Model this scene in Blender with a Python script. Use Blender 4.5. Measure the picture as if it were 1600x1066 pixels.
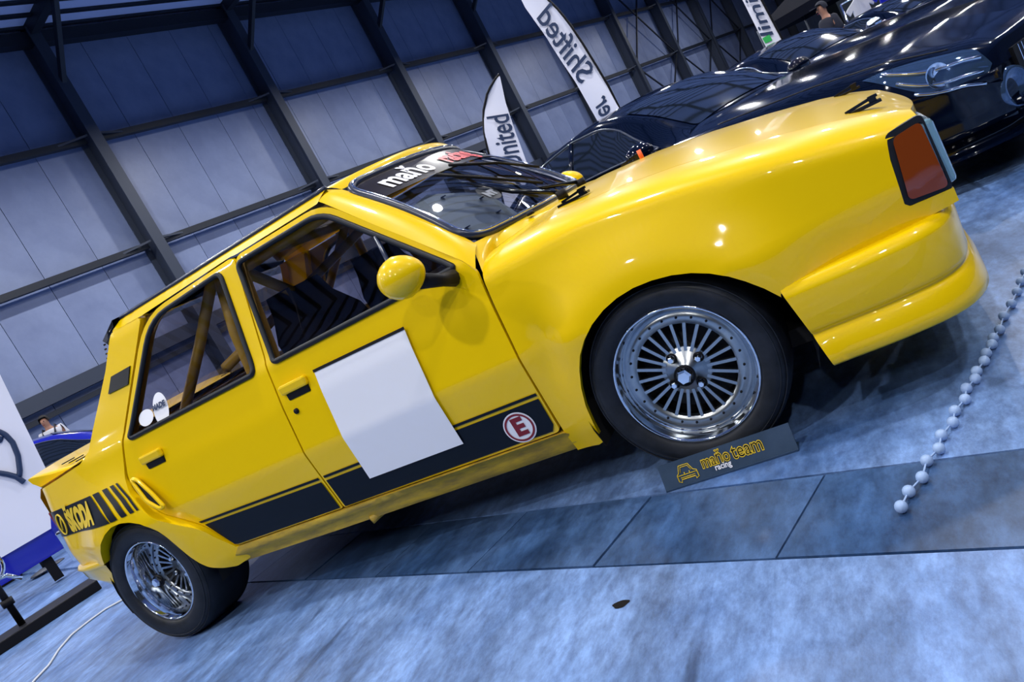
import bpy, bmesh, math, random
import numpy as np
from mathutils import Vector, Matrix
from mathutils.geometry import delaunay_2d_cdt
from mathutils.bvhtree import BVHTree
random.seed(4); np.random.seed(4)
for o in list(bpy.data.objects): bpy.data.objects.remove(o)
SC = bpy.context.scene; COL = SC.collection
# ------------------------------------------------------------------ camera
CAM = np.array([3.0198, -2.9401, 0.9305]); PSI, TH, RH, FPX = 0.45706, 0.1437, 0.4948, 1239.0
FW = np.array([-math.sin(PSI)*math.cos(TH), math.cos(PSI)*math.cos(TH), -math.sin(TH)])
R0 = np.array([math.cos(PSI), math.sin(PSI), 0.0]); U0 = np.cross(R0, FW)
EX = math.cos(RH)*R0 - math.sin(RH)*U0; EU = math.sin(RH)*R0 + math.cos(RH)*U0
cd = bpy.data.cameras.new('camera'); cam = bpy.data.objects.new('camera', cd); COL.objects.link(cam)
cd.sensor_width = 36.0; cd.lens = FPX/1600*36.0; cd.clip_start = 0.05; cd.clip_end = 300
cam.matrix_world = Matrix(((EX[0], EU[0], -FW[0], CAM[0]), (EX[1], EU[1], -FW[1], CAM[1]), (EX[2], EU[2], -FW[2], CAM[2]), (0, 0, 0, 1)))
SC.camera = cam
# ------------------------------------------------------------------ world, lamps, exposure
W = bpy.data.worlds.new('world'); SC.world = W; W.use_nodes = True
W.node_tree.nodes['Background'].inputs[0].default_value = (0.30, 0.38, 0.55, 1)
W.node_tree.nodes['Background'].inputs[1].default_value = 0.05
SC.view_settings.view_transform = 'Standard'; SC.view_settings.look = 'None'
SC.view_settings.exposure = 0.28; SC.view_settings.gamma = 1.0; SC.view_settings.use_curve_mapping = False
WA = math.radians(75); WD = 19.3
WU = np.array([math.cos(WA), math.sin(WA), 0]); WN = np.array([math.sin(WA), -math.cos(WA), 0]); W0 = CAM - WD*WN; W0[2] = 0
def wp(s, d, z): return W0 + WU*s + WN*d + np.array([0, 0, z])      # hall coordinates: along wall, off wall, up
def lamp(s, d, z, power, size=0.36, col=(1, 0.985, 0.97)):
    L = bpy.data.lights.new('hall_lamp', 'AREA'); L.shape = 'DISK'; L.size = size; L.energy = power; L.color = col
    o = bpy.data.objects.new('hall_lamp', L); o.location = wp(s, d, z); COL.objects.link(o); return o
for s in (-9.5, -3.5, 2.5, 8.5, 14.5, 21.5, 29, 38, 48):
    for d in (4.5, 11.5, 17.5, 23.5):
        lamp(s, d, 7.7, 210 if d > 5 else 230)

# ------------------------------------------------------------------ materials
M = {}
def mat(name, col, rough=0.5, metal=0.0, coat=0.0, emit=None, alpha=1.0, spec=0.5):
    m = bpy.data.materials.new(name); m.use_nodes = True; b = m.node_tree.nodes['Principled BSDF']
    b.inputs['Base Color'].default_value = (*col, 1); b.inputs['Roughness'].default_value = rough; b.inputs['Metallic'].default_value = metal
    b.inputs['Coat Weight'].default_value = coat; b.inputs['Coat Roughness'].default_value = 0.04; b.inputs['Specular IOR Level'].default_value = spec
    if emit: b.inputs['Emission Color'].default_value = (*emit, 1); b.inputs['Emission Strength'].default_value = 1
    M[name] = m; return m
def noise_mat(name, c1, c2, scale, rough=0.6, detail=8, bump=0.0, r2=None, metal=0.0, stretch=(1, 1, 1), lo=.35, hi=.65, coat=0):
    m = mat(name, c1, rough, metal, coat); nt = m.node_tree; b = nt.nodes['Principled BSDF']
    tc = nt.nodes.new('ShaderNodeTexCoord'); mp = nt.nodes.new('ShaderNodeMapping'); mp.inputs['Scale'].default_value = stretch
    n = nt.nodes.new('ShaderNodeTexNoise'); n.inputs['Scale'].default_value = scale; n.inputs['Detail'].default_value = detail; n.inputs['Roughness'].default_value = .65
    r = nt.nodes.new('ShaderNodeValToRGB'); r.color_ramp.elements[0].position = lo; r.color_ramp.elements[1].position = hi
    r.color_ramp.elements[0].color = (*c1, 1); r.color_ramp.elements[1].color = (*c2, 1)
    L = nt.links.new; L(tc.outputs['Object'], mp.inputs['Vector']); L(mp.outputs['Vector'], n.inputs['Vector']); L(n.outputs['Fac'], r.inputs['Fac']); L(r.outputs['Color'], b.inputs['Base Color'])
    if r2 is not None:
        mr = nt.nodes.new('ShaderNodeMapRange'); mr.inputs['To Min'].default_value = rough; mr.inputs['To Max'].default_value = r2
        L(n.outputs['Fac'], mr.inputs['Value']); L(mr.outputs['Result'], b.inputs['Roughness'])
    if bump:
        bp = nt.nodes.new('ShaderNodeBump'); bp.inputs['Strength'].default_value = bump; bp.inputs['Distance'].default_value = .01
        L(n.outputs['Fac'], bp.inputs['Height']); L(bp.outputs['Normal'], b.inputs['Normal'])
    return m
def glass_mat(name, tint, refl=1.0):
    m = bpy.data.materials.new(name); m.use_nodes = True; nt = m.node_tree; nt.nodes.clear()
    out = nt.nodes.new('ShaderNodeOutputMaterial'); t = nt.nodes.new('ShaderNodeBsdfTransparent'); t.inputs[0].default_value = (*tint, 1)
    g = nt.nodes.new('ShaderNodeBsdfGlossy'); g.inputs['Roughness'].default_value = 0.02; g.inputs['Color'].default_value = (refl, refl, refl, 1)
    lw = nt.nodes.new('ShaderNodeLayerWeight'); lw.inputs[0].default_value = .5; pw = nt.nodes.new('ShaderNodeMath'); pw.operation = 'POWER'; pw.inputs[1].default_value = 4.5; nt.links.new(lw.outputs['Facing'], pw.inputs[0])
    f = nt.nodes.new('ShaderNodeMath'); f.operation = 'MULTIPLY_ADD'; f.inputs[1].default_value = .9; f.inputs[2].default_value = .05; nt.links.new(pw.outputs[0], f.inputs[0]); mx = nt.nodes.new('ShaderNodeMixShader')
    nt.links.new(f.outputs[0], mx.inputs[0]); nt.links.new(t.outputs[0], mx.inputs[1]); nt.links.new(g.outputs[0], mx.inputs[2]); nt.links.new(mx.outputs[0], out.inputs[0])
    M[name] = m; return m
mat('yellow', (0.83, 0.545, 0.0), 0.33, 0, 0.7, spec=.12)
noise_mat('yellow_sill', (0.62, 0.40, 0.02), (0.30, 0.20, 0.03), 9, .5, stretch=(1, 1, 4))
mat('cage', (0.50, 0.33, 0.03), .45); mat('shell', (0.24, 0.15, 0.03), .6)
mat('decal', (0.003, 0.006, 0.012), .35, spec=.2); mat('black', (0.004, 0.004, 0.006), .5, spec=.2); mat('gloss_black', (0.004, 0.005, 0.008), .12)
mat('rubber', (0.006, 0.009, 0.015), .5, spec=.3); mat('dark', (0.004, 0.004, 0.005), .9); mat('trim', (0.012, 0.02, 0.05), .3)
noise_mat('tyre', (0.006, 0.008, 0.012), (0.016, 0.02, 0.03), 14, .42, r2=.62)
M['tyre'].node_tree.nodes['Principled BSDF'].inputs['Specular IOR Level'].default_value = .3
mat('chrome', (0.82, 0.86, 0.92), .08, 1.0); noise_mat('rim_face', (0.36, 0.40, 0.43), (0.52, 0.54, 0.53), 12, .28, metal=1.0)
mat('white_decal', (0.80, 0.81, 0.86), .35); mat('red', (0.20, 0.004, 0.012), .4); mat('bright_red', (.7, .02, .03), .4); mat('yellow_print', (0.72, 0.50, 0.01), .45)
glass_mat('glass', (0.74, 0.70, 0.72), .8); glass_mat('ws_glass', (0.62, 0.66, 0.70)); glass_mat('clear_glass', (.8, .88, .92))
mat('sunstrip', (0.012, 0.008, 0.008), .25); mat('amber', (0.20, 0.035, 0.003), .15, coat=1); mat('lens', (.20, .36, .42), .1, .3, 1)
mat('seat', (0.015, 0.015, 0.02), .8); mat('seat_brown', (.10, .05, .03), .7)
mat('car_paint_black', (0.001, 0.003, 0.012), .08, 0, 0, spec=.45); mat('car_glass', (0.008, 0.012, 0.02), .05, 0, 1); mat('blue_paint', (.01, .015, .35), .2, 0, 1)
noise_mat('wall_sheet', (0.15, 0.19, 0.33), (0.21, 0.26, 0.42), .8, .42); mat('steel', (0.035, 0.045, 0.07), .5, .2); mat('steel_dark', (0.010, 0.014, 0.024), .55, .2)
mat('roof_sheet', (.55, .60, .85), .6)
mat('flag', (.78, .79, .90), .7); mat('ink', (.01, .03, .09), .6); mat('green', (.02, .42, .08), .6); mat('skin', (.35, .17, .11), .6); mat('hair', (.01, .008, .008), .8)
mat('shirt_white', (.55, .55, .60), .8); mat('cloth_dark', (.01, .012, .025), .85); mat('jeans', (.03, .05, .12), .85); mat('canopy', (.003, .004, .009), .8, spec=.1)
noise_mat('board', (0.03, 0.06, 0.11), (0.05, 0.09, 0.16), 6, .35, metal=.4)
mat('seat_tan', (.16, .09, .04), .7); mat('gusset', (.16, .18, .22), .5); mat('chain_pale', (.30, .43, .68), .4); mat('cable', (.55, .57, .6), .5); mat('orange', (.8, .12, .02), .5)

# concrete: blotches, long brushed streaks, dark scuffs
def concrete(name, c1, c2, c3, bump=.25, seed=0, rough=.38):
    m = mat(name, c1, rough); nt = m.node_tree; b = nt.nodes['Principled BSDF']; L = nt.links.new
    tc = nt.nodes.new('ShaderNodeTexCoord')
    def nz(scale, det, st, rot=0, ro=.6):
        mp = nt.nodes.new('ShaderNodeMapping'); mp.inputs['Scale'].default_value = st; mp.inputs['Rotation'].default_value = (0, 0, rot); mp.inputs['Location'].default_value = (seed, seed*2, 0)
        n = nt.nodes.new('ShaderNodeTexNoise'); n.inputs['Scale'].default_value = scale; n.inputs['Detail'].default_value = det; n.inputs['Roughness'].default_value = ro
        L(tc.outputs['Object'], mp.inputs['Vector']); L(mp.outputs['Vector'], n.inputs['Vector']); return n
    def ramp(n, lo, hi, a, c):
        r = nt.nodes.new('ShaderNodeValToRGB'); r.color_ramp.elements[0].position = lo; r.color_ramp.elements[1].position = hi
        r.color_ramp.elements[0].color = (*a, 1); r.color_ramp.elements[1].color = (*c, 1); L(n.outputs['Fac'], r.inputs['Fac']); return r
    def mixc(fac, a, bb, mode='MIX'):
        x = nt.nodes.new('ShaderNodeMix'); x.data_type = 'RGBA'; x.blend_type = mode
        if isinstance(fac, float): x.inputs[0].default_value = fac
        else: L(fac, x.inputs[0])
        L(a, x.inputs[6]); L(bb, x.inputs[7]); return x.outputs[2]
    big = ramp(nz(1.3, 7, (1, 1, 1)), .35, .66, c1, c2)
    stk = ramp(nz(5, 9, (1.0, .22, 1), 1.0, .7), .36, .66, (.55, .55, .55), (1.25, 1.25, 1.25))
    fine = ramp(nz(28, 6, (1, .5, 1), .6, .75), .33, .62, (.58, .58, .62), (1.16, 1.16, 1.16))
    scf = ramp(nz(9, 4, (1, .10, 1), .85, .5), .66, .74, (1, 1, 1), c3)
    x = mixc(1.0, big.outputs[0], stk.outputs[0], 'MULTIPLY'); x = mixc(1.0, x, fine.outputs[0], 'MULTIPLY'); x = mixc(.8, x, scf.outputs[0], 'MULTIPLY')
    L(x, b.inputs['Base Color'])
    bp = nt.nodes.new('ShaderNodeBump'); bp.inputs['Strength'].default_value = bump; bp.inputs['Distance'].default_value = .004
    L(nz(22, 8, (1, .4, 1), .7, .7).outputs['Fac'], bp.inputs['Height']); L(bp.outputs['Normal'], b.inputs['Normal'])
    return m
concrete('floor', (0.055, 0.125, 0.30), (0.22, 0.36, 0.66), (.14, .17, .22))
concrete('plate', (0.035, 0.085, 0.20), (0.10, 0.19, 0.38), (.6, .65, .7), .12, 3.3, .32)

# ------------------------------------------------------------------ mesh helpers
def obj(name, verts, faces, material, parent=None, smooth=True, label=None):
    me = bpy.data.meshes.new(name); me.from_pydata([tuple(map(float, v)) for v in verts], [], [tuple(map(int, f)) for f in faces]); me.update()
    if smooth: me.polygons.foreach_set('use_smooth', [True]*len(me.polygons))
    if material: me.materials.append(M[material])
    o = bpy.data.objects.new(name, me); COL.objects.link(o)
    if parent is not None: o.parent = parent
    if label: o['label'] = label
    return o
def share(name, mesh, parent=None, loc=(0, 0, 0), rot=(0, 0, 0)):
    o = bpy.data.objects.new(name, mesh); COL.objects.link(o); o.location = loc; o.rotation_euler = rot
    if parent is not None: o.parent = parent
    return o
def empty(name, loc=(0, 0, 0), rz=0):
    o = bpy.data.objects.new(name, None); COL.objects.link(o); o.location = loc; o.rotation_euler = (0, 0, rz); o.empty_display_size = .1; return o
def tag(o, label, cat, group=None):
    o['label'] = label; o['category'] = cat
    if group: o['group'] = group
    return o
def box_v(c, s, ax=None):
    c = np.array(c, float); ax = np.eye(3) if ax is None else np.array(ax)
    v = [c + ax[0]*sx*s[0]/2 + ax[1]*sy*s[1]/2 + ax[2]*sz*s[2]/2 for sx in (-1, 1) for sy in (-1, 1) for sz in (-1, 1)]
    f = [(0, 1, 3, 2), (4, 6, 7, 5), (0, 4, 5, 1), (2, 3, 7, 6), (0, 2, 6, 4), (1, 5, 7, 3)]
    return v, f
def box(name, c, s, material, parent=None, ax=None, bevel=0, label=None):
    v, f = box_v(c, s, ax); o = obj(name, v, f, material, parent, False, label)
    if bevel:
        md = o.modifiers.new('bevel', 'BEVEL'); md.width = bevel; md.segments = 2; md.limit_method = 'NONE'
    return o
def join(parts):
    V, F = [], []
    for v, f in parts:
        n = len(V); V += list(v); F += [tuple(i+n for i in q) for q in f]
    return V, F
def bar_v(a, b, w, h, up=(0, 0, 1)):
    a = np.array(a, float); b = np.array(b, float); d = b-a; L = np.linalg.norm(d); d /= L
    s = np.cross(d, up); s /= np.linalg.norm(s); t = np.cross(s, d)
    return box_v((a+b)/2, (L, w, h), (d, s, t))
def tube_v(pts, r, n=8, closed=False):
    P = np.array(pts, float); N = len(P); V = []; F = []
    rr = r if hasattr(r, '__len__') else [r]*N
    prev = None
    for i in range(N):
        if closed: t = P[(i+1) % N]-P[i-1]
        else: t = P[min(i+1, N-1)]-P[max(i-1, 0)]
        t = t/ (np.linalg.norm(t)+1e-12)
        if prev is None:
            a = np.array([0, 0, 1.]) if abs(t[2]) < .9 else np.array([1., 0, 0])
        else: a = prev
        x = a-t*(a@t); x /= np.linalg.norm(x); prev = x; y = np.cross(t, x)
        for k in range(n):
            an = 2*math.pi*k/n; V.append(P[i]+rr[i]*(math.cos(an)*x+math.sin(an)*y))
    for i in range(N if closed else N-1):
        j = (i+1) % N
        for k in range(n): F.append((i*n+k, i*n+(k+1) % n, j*n+(k+1) % n, j*n+k))
    if not closed:
        F.append(tuple(range(n))[::-1]); F.append(tuple((N-1)*n+k for k in range(n)))
    return V, F
def tube(name, pts, r, material, parent=None, n=8, closed=False, label=None):
    v, f = tube_v(pts, r, n, closed); return obj(name, v, f, material, parent, True, label)
def lathe_v(prof, n=48, close=False):
    # prof: (r, y) pairs, axis = Y
    V = []; F = []; m = len(prof)
    for k in range(n):
        a = 2*math.pi*k/n
        for r, y in prof: V.append((r*math.cos(a), y, r*math.sin(a)))
    for k in range(n):
        j = (k+1) % n
        for i in range(m-1 + (1 if close else 0)):
            i2 = (i+1) % m; F.append((k*m+i, j*m+i, j*m+i2, k*m+i2))
    return V, F
def grid_v(P):
    P = np.array(P); a, b = P.shape[:2]
    F = [(i*b+j, (i+1)*b+j, (i+1)*b+j+1, i*b+j+1) for i in range(a-1) for j in range(b-1)]
    return P.reshape(-1, 3), F
def inpoly(pts, poly):
    x, y = pts[:, 0], pts[:, 1]; c = np.zeros(len(pts), bool); n = len(poly)
    for i in range(n):
        x1, y1 = poly[i]; x2, y2 = poly[(i+1) % n]
        if y1 == y2: continue
        c ^= ((y1 > y) != (y2 > y)) & (x < (x2-x1)*(y-y1)/(y2-y1)+x1)
    return c
def resample(poly, h):
    out = []; n = len(poly)
    for i in range(n):
        a = np.array(poly[i], float); b = np.array(poly[(i+1) % n], float); k = max(1, int(math.ceil(np.linalg.norm(b-a)/h)))
        for j in range(k): out.append(a+(b-a)*j/k)
    return np.array(out)
def roundp(poly, r, n=5):
    out = []; N = len(poly); rr = r if hasattr(r, '__len__') else [r]*N
    for i in range(N):
        p = np.array(poly[i], float); a = np.array(poly[i-1], float)-p; b = np.array(poly[(i+1) % N], float)-p
        la, lb = np.linalg.norm(a), np.linalg.norm(b); q = min(rr[i], la*.45, lb*.45)
        if q <= 1e-6: out.append(p); continue
        A = p+a/la*q; B = p+b/lb*q
        for k in range(n+1):
            t = k/n; out.append((1-t)**2*A+2*t*(1-t)*p+t*t*B)
    return [tuple(v) for v in out]
def tri2d(poly, holes=(), h=.03):
    B = [resample(q, h*.75) for q in [poly]+list(holes)]
    V = []; E_ = []
    for b in B:
        n = len(V); V += [tuple(q) for q in b]; E_ += [(n+i, n+(i+1) % len(b)) for i in range(len(b))]
    bp_ = np.vstack(B); mn = bp_.min(0); mx = bp_.max(0)
    gx, gy = np.meshgrid(np.arange(mn[0]+h/2, mx[0], h), np.arange(mn[1]+h/2, mx[1], h)); g = np.stack([gx.ravel(), gy.ravel()], 1)
    if len(g):
        ok = inpoly(g, B[0])
        for b in B[1:]: ok &= ~inpoly(g, b)
        g = g[ok]
        if len(g):
            dmin = np.full(len(g), 9.)
            for k in range(0, len(bp_), 200):
                dmin = np.minimum(dmin, np.sqrt(((g[:, None]-bp_[None, k:k+200])**2).sum(2)).min(1))
            g = g[dmin > h*.45]; V += [tuple(q) for q in g]
    r = delaunay_2d_cdt([Vector(v) for v in V], E_, [], 0, 1e-6)
    ov = np.array([tuple(v) for v in r[0]]); f = np.array([tuple(q) for q in r[2] if len(q) == 3])
    c = ov[f].mean(1); ok = inpoly(c, B[0])
    for b in B[1:]: ok &= ~inpoly(c, b)
    f = f[ok]
    a = ov[f[:, 1]]-ov[f[:, 0]]; b2 = ov[f[:, 2]]-ov[f[:, 0]]; cr = a[:, 0]*b2[:, 1]-a[:, 1]*b2[:, 0]
    f[cr < 0] = f[cr < 0][:, ::-1]
    f = f[np.abs(cr) > 4e-3*h*h]
    return ov, f
def panel(name, poly, surf, material, parent, holes=(), h=.03, flange=.014, mirror=False, inward=(0, 1, 0), flip=False, label=None):
    """flat outline -> curved sheet following surf, with a returned edge all round"""
    uv, f = tri2d(poly, holes, h); P = surf(uv[:, 0], uv[:, 1]); P = np.array(P)
    V = [tuple(p) for p in P]; F = [tuple(q) for q in f]
    if flange:
        cnt = {}
        for t in F:
            for i in range(3): cnt[(t[i], t[(i+1) % 3])] = 1
        bd = [e for e in cnt if (e[1], e[0]) not in cnt]; top = {}; bot = {}
        inw = np.array(inward, float)*flange
        for a, b in bd:
            for i in (a, b):
                if i not in top:
                    top[i] = len(V); V.append(tuple(P[i])); bot[i] = len(V); V.append(tuple(P[i]+inw))
            F.append((top[b], top[a], bot[a], bot[b]))
    if flip: F = [q[::-1] for q in F]
    if mirror: V = [(x, -y, z) for x, y, z in V]; F = [q[::-1] for q in F]
    return obj(name, V, F, material, parent, True, label)
def text_v(body, size=1.0, bold=0.0, spacing=1.0):
    cu = bpy.data.curves.new('txt', 'FONT'); cu.body = body; cu.size = size; cu.align_x = 'CENTER'; cu.align_y = 'CENTER'; cu.offset = bold; cu.space_character = spacing; cu.resolution_u = 3
    o = bpy.data.objects.new('txt', cu); COL.objects.link(o); dg = bpy.context.evaluated_depsgraph_get()
    me = bpy.data.meshes.new_from_object(o.evaluated_get(dg)); V = [tuple(v.co)[:2] for v in me.vertices]; F = [tuple(p.vertices) for p in me.polygons]
    bpy.data.objects.remove(o); bpy.data.curves.remove(cu); bpy.data.meshes.remove(me); return V, F
def text(name, body, origin, ax, ay, size, material, parent, bold=0, sx=1, sy=1, spacing=1.0):
    V, F = text_v(body, size, bold, spacing); o_ = np.array(origin, float); ax = np.array(ax, float); ay = np.array(ay, float)
    return obj(name, [o_+ax*v[0]*sx+ay*v[1]*sy for v in V], F, material, parent, False)
def ray(px):
    return FW+((px[0]-800)/FPX)*EX-((px[1]-533)/FPX)*EU
def on_floor(px, z=0):
    d = ray(px); return CAM+d*((z-CAM[2])/d[2])
def at_dist(px, dist):
    d = ray(px); return CAM+d*(dist/np.hypot(d[0], d[1]))
I = np.interp
def sst(x, a, b):
    t = np.clip((x-a)/(b-a), 0, 1); return t*t*(3-2*t)

# ================================================================== the hall
def struct(o): o['kind'] = 'structure'; return o
TD = np.array([math.cos(math.radians(-20.1)), math.sin(math.radians(-20.1)), 0]); TP = np.array([-TD[1], TD[0], 0])
TB = np.array([2.05, -1.18, 0]); b0 = TB@TP; a0 = TB@TD; TW = .331
def tr(a, b, z=0): return TD*a + TP*b + np.array([0, 0, z])
V = []; F = []
def quad(*p):
    n = len(V); V.extend(p); F.append((n, n+1, n+2, n+3))
ga = .008
for lo, hi, z in ((-25, b0-ga, 0), (b0-ga, b0+TW+ga, -.02), (b0+TW+ga, 75, 0)): quad(tr(-45, lo, z), tr(60, lo, z), tr(60, hi, z), tr(-45, hi, z))
for b in (b0-ga, b0+TW+ga): quad(tr(-45, b, 0), tr(60, b, 0), tr(60, b, -.02), tr(-45, b, -.02))
floor = struct(obj('floor', V, F, 'floor', smooth=False))
floor['label'] = 'blue scuffed concrete hall floor with a strip of cover plates'
v, f = box_v((0, 0, 0), (.545-.007, TW, .018), (TD, TP, (0, 0, 1)))
pm = obj('cover_plate', v, f, 'plate', floor, False); pme = pm.data
bv = pm.modifiers.new('b', 'BEVEL'); bv.width = .002
for k in range(-7, 9):
    c = tr(a0+(k+.5)*.545, b0+TW/2, -.0085+.002*((k*7) % 3-1)*.6)
    if k == -7: pm.location = c
    else: share('cover_plate', pme, floor, c)
# back wall of sheet panels
wall = struct(obj('wall_left', [wp(-12, -.2, -.02), wp(90, -.2, -.02), wp(90, -.2, 10.6), wp(-12, -.2, 10.6)], [(0, 1, 2, 3)], 'steel_dark', smooth=False))
wall['label'] = 'tall blue-grey sheet-panel wall of the exhibition hall'
AXW = (WU, WN, np.array([0, 0, 1.]))
v, f = box_v((0, 0, 0), (1.335, .06, 10.3), AXW); pme = None
for k in range(70):
    c = wp(-11+k*1.35, -.03, 5.16)
    if pme is None: o = obj('wall_panel', v, f, 'wall_sheet', wall, False); o.location = c; pme = o.data
    else: share('wall_panel', pme, wall, c)
SPC = 5.93; cols = [11.4+SPC*k for k in range(-3, 11)]
cv, cf = join([box_v((0, 0, 0), (.03, .60, 10.3), AXW), box_v(WN*.30, (.30, .04, 10.3), AXW), box_v(-WN*.28, (.30, .04, 10.3), AXW)])
cme = None; gme = {}
for i, s in enumerate(cols):
    c = wp(s-.15, .33, 5.15)
    if cme is None: o = obj('column', cv, cf, 'steel', wall, False); o.location = c; cme = o.data
    else: share('column', cme, wall, c)
    for z, hgt, d, mt in ((7.42, .16, .30, 'steel_dark'), (4.5, .16, .30, 'steel_dark'), (2.15, .34, .16, 'steel'), (1.78, .12, .16, 'steel_dark')):
        c = wp(s+SPC/2-.15, d, z)
        if z not in gme:
            gv, gf = box_v((0, 0, 0), (SPC-.32 if z > 3 else SPC, hgt, hgt), AXW); o = obj('girt', gv, gf, mt, wall, False); o.location = c; gme[z] = o.data
        else: share('girt', gme[z], wall, c)
    for z in (7.42, 4.5):
        for sg in (-1, 1):
            a = wp(s-.15+sg*.16, .55, z+.05); b = wp(s-.15+sg*1.0, .32, z)
            obj('bracket', *bar_v(a, b, .05, .05), 'steel', wall, False)
    obj('knee_brace', *bar_v(wp(s-.15, .6, 8.85), wp(s-.15, 2.6, 10.55), .12, .14), 'steel_dark', wall, False)
for i in (8, 9, 10):
    s0, s1 = cols[i], cols[i+1]
    for z0, z1 in ((.3, 4.5), (4.5, 9.8)):
        obj('cross_brace', *bar_v(wp(s0, .45, z0), wp(s1-.3, .45, z1), .07, .07), 'steel_dark', wall, False)
        obj('cross_brace', *bar_v(wp(s0, .40, z1), wp(s1-.3, .40, z0), .07, .07), 'steel_dark', wall, False)
# gate in the wall
d1 = struct(obj('door_1', *box_v(wp(25.8, .05, 1.75), (4.2, .08, 3.5), AXW), 'wall_sheet', None, False))
d1['label'] = 'sheet-clad gate with steel frame in the hall wall'
for s in (23.7, 25.8, 27.9): obj('post', *box_v(wp(s, .12, 1.8), (.14, .14, 3.6), AXW), 'steel_dark', d1, False)
obj('lintel', *box_v(wp(25.8, .14, 3.72), (4.7, .2, .30), AXW), 'steel', d1, False)
# ceiling
def ceil_z(d): return 10.35+.05*d
ceil = struct(obj('ceiling', [wp(-30, -.3, ceil_z(-.3)), wp(90, -.3, ceil_z(-.3)), wp(90, 40, ceil_z(40)), wp(-30, 40, ceil_z(40))], [(3, 2, 1, 0)], 'roof_sheet', smooth=False))
ceil['label'] = 'pale ribbed sheet roof of the hall above dark beams'
rv, rf = box_v((0, 0, 0), (110, .12, .06), AXW); rme = None
for k in range(36):
    d = .5+k*.55; c = wp(25, d, ceil_z(d)-.035)
    if rme is None: o = obj('purlin', rv, rf, 'steel_dark', ceil, False); o.location = c; rme = o.data
    else: share('purlin', rme, ceil, c)
obj('eaves_beam', *box_v(wp(25, .35, 10.1), (110, .3, .30), AXW), 'steel_dark', ceil, False)
for s in cols:
    a = wp(s-.15, .3, 10.25); b = wp(s-.15, 30, ceil_z(30)-.12)
    obj('rafter', *bar_v(a, b, .22, .34), 'steel_dark', ceil, False)
    obj('truss_strut', *bar_v(wp(s-.15, 2.6, 10.2), wp(s+1.6, 3.2, 10.5), .09, .09), 'steel_dark', ceil, False)

# ================================================================== the yellow saloon
car = empty('race_saloon', (0, 0, 0))
tag(car, 'bright yellow four-door race saloon with black side stripes and flared arches', 'car')
def hw(X, Z, flare=True):
    X = np.asarray(X, float); Z = np.asarray(Z, float)
    w = np.where(Z < .86, I(Z, [.15, .25, .30, .525, .545, .70, .86], [.745, .778, .785, .812, .809, .790, .757]),
                 I(Z, [.86, .885, 1.25, 1.275, 1.302], [.757, .742, .618, .595, .55]))
    w = w - .10*np.clip((X-2.75)/.47, 0, 2)**2
    w = w - .05*np.clip((.1-X)/.6, 0, 2)**2 - .05*np.clip((-.42-X)/.12, 0, 2)**2
    if flare:
        r = np.hypot(X-2.41, Z-.27); b = .045*np.exp(-(np.clip(r-.33, 0, 9)/.13)**2)*sst(X, 1.975, 2.17)*(1-sst(X, 2.72, 3.0)*.5)
        sh = .030*np.exp(-((Z-.50)/.10)**2)*np.exp(-((X-2.06)/.05)**2)
        r2 = np.hypot(X-.03, Z-.29); b2 = .048*np.exp(-(np.clip(r2-.28, 0, 9)/.13)**2)*(1-sst(X, .42, .50))*sst(X, -.5, -.15)
        w = w + b - sh*.6 + b2
    return w
def side(off=0., flare=True):
    return lambda X, Z: np.stack([X, -(hw(X, Z, flare)+off), Z], 1)
def on_side(px, flare=True, off=0.):
    d = ray(px); y = -.8
    for _ in range(12):
        P = CAM+d*((y-CAM[1])/d[1]); y = -(float(hw(P[0], P[2], flare))+off)
    return (P[0], P[2])
def sides(name, poly, surf, material, parents, **k):
    a = panel(name, poly, surf, material, parents[0], **k); b = panel(name, poly, surf, material, parents[1], mirror=True, **k); return [a, b]
CC = [car, car]
# --- front section with the shoulder rolling over into the bonnet
z1f = lambda X: I(X, [1.9, 2.0, 2.3, 2.6, 2.85, 3.03, 3.18, 3.24], [.765, .772, .79, .745, .70, .655, .62, .59])
zef = lambda X: I(X, [1.9, 2.0, 2.2, 2.4, 2.6, 2.8, 3.0, 3.12, 3.2, 3.24], [.845, .852, .858, .846, .820, .784, .740, .705, .672, .645])
HY = .60
def front(X, t):
    X = np.asarray(X, float); t = np.asarray(t, float); z1 = z1f(X); ze = zef(X); u = np.clip((t-z1)/.2, 0, 1)
    w1 = hw(X, z1); y = np.where(t < z1, hw(X, np.minimum(t, z1)), (1-u)**2*w1+2*u*(1-u)*(w1-.012)+u*u*HY)
    z = np.where(t < z1, t, (1-u)**2*z1+2*u*(1-u)*(ze-.012)+u*u*ze)
    return np.stack([X, -y, z], 1)
arch_f = [(2.067, .177), (2.078, .25), (2.088, .315), (2.108, .375), (2.134, .428), (2.162, .472), (2.198, .51), (2.24, .542), (2.29, .567), (2.34, .582), (2.394, .589), (2.45, .587), (2.505, .578), (2.556, .562), (2.60, .541), (2.64, .514), (2.673, .483), (2.707, .445), (2.735, .405)]
top = [(x, float(z1f(x))+.2) for x in np.linspace(1.966, 3.19, 40)]
fend = [(1.966, .172), (1.968, .53)]+top+[(3.195, .665), (3.108, .655), (3.096, .60), (3.085, .485), (3.095, .474), (3.20, .466), (3.20, .430)]+[(2.737, .413)]+arch_f[::-1]+[(2.045, .168)]
fenders = sides('front_fender', fend, front, 'yellow', CC, h=.022, flange=.02)
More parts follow.
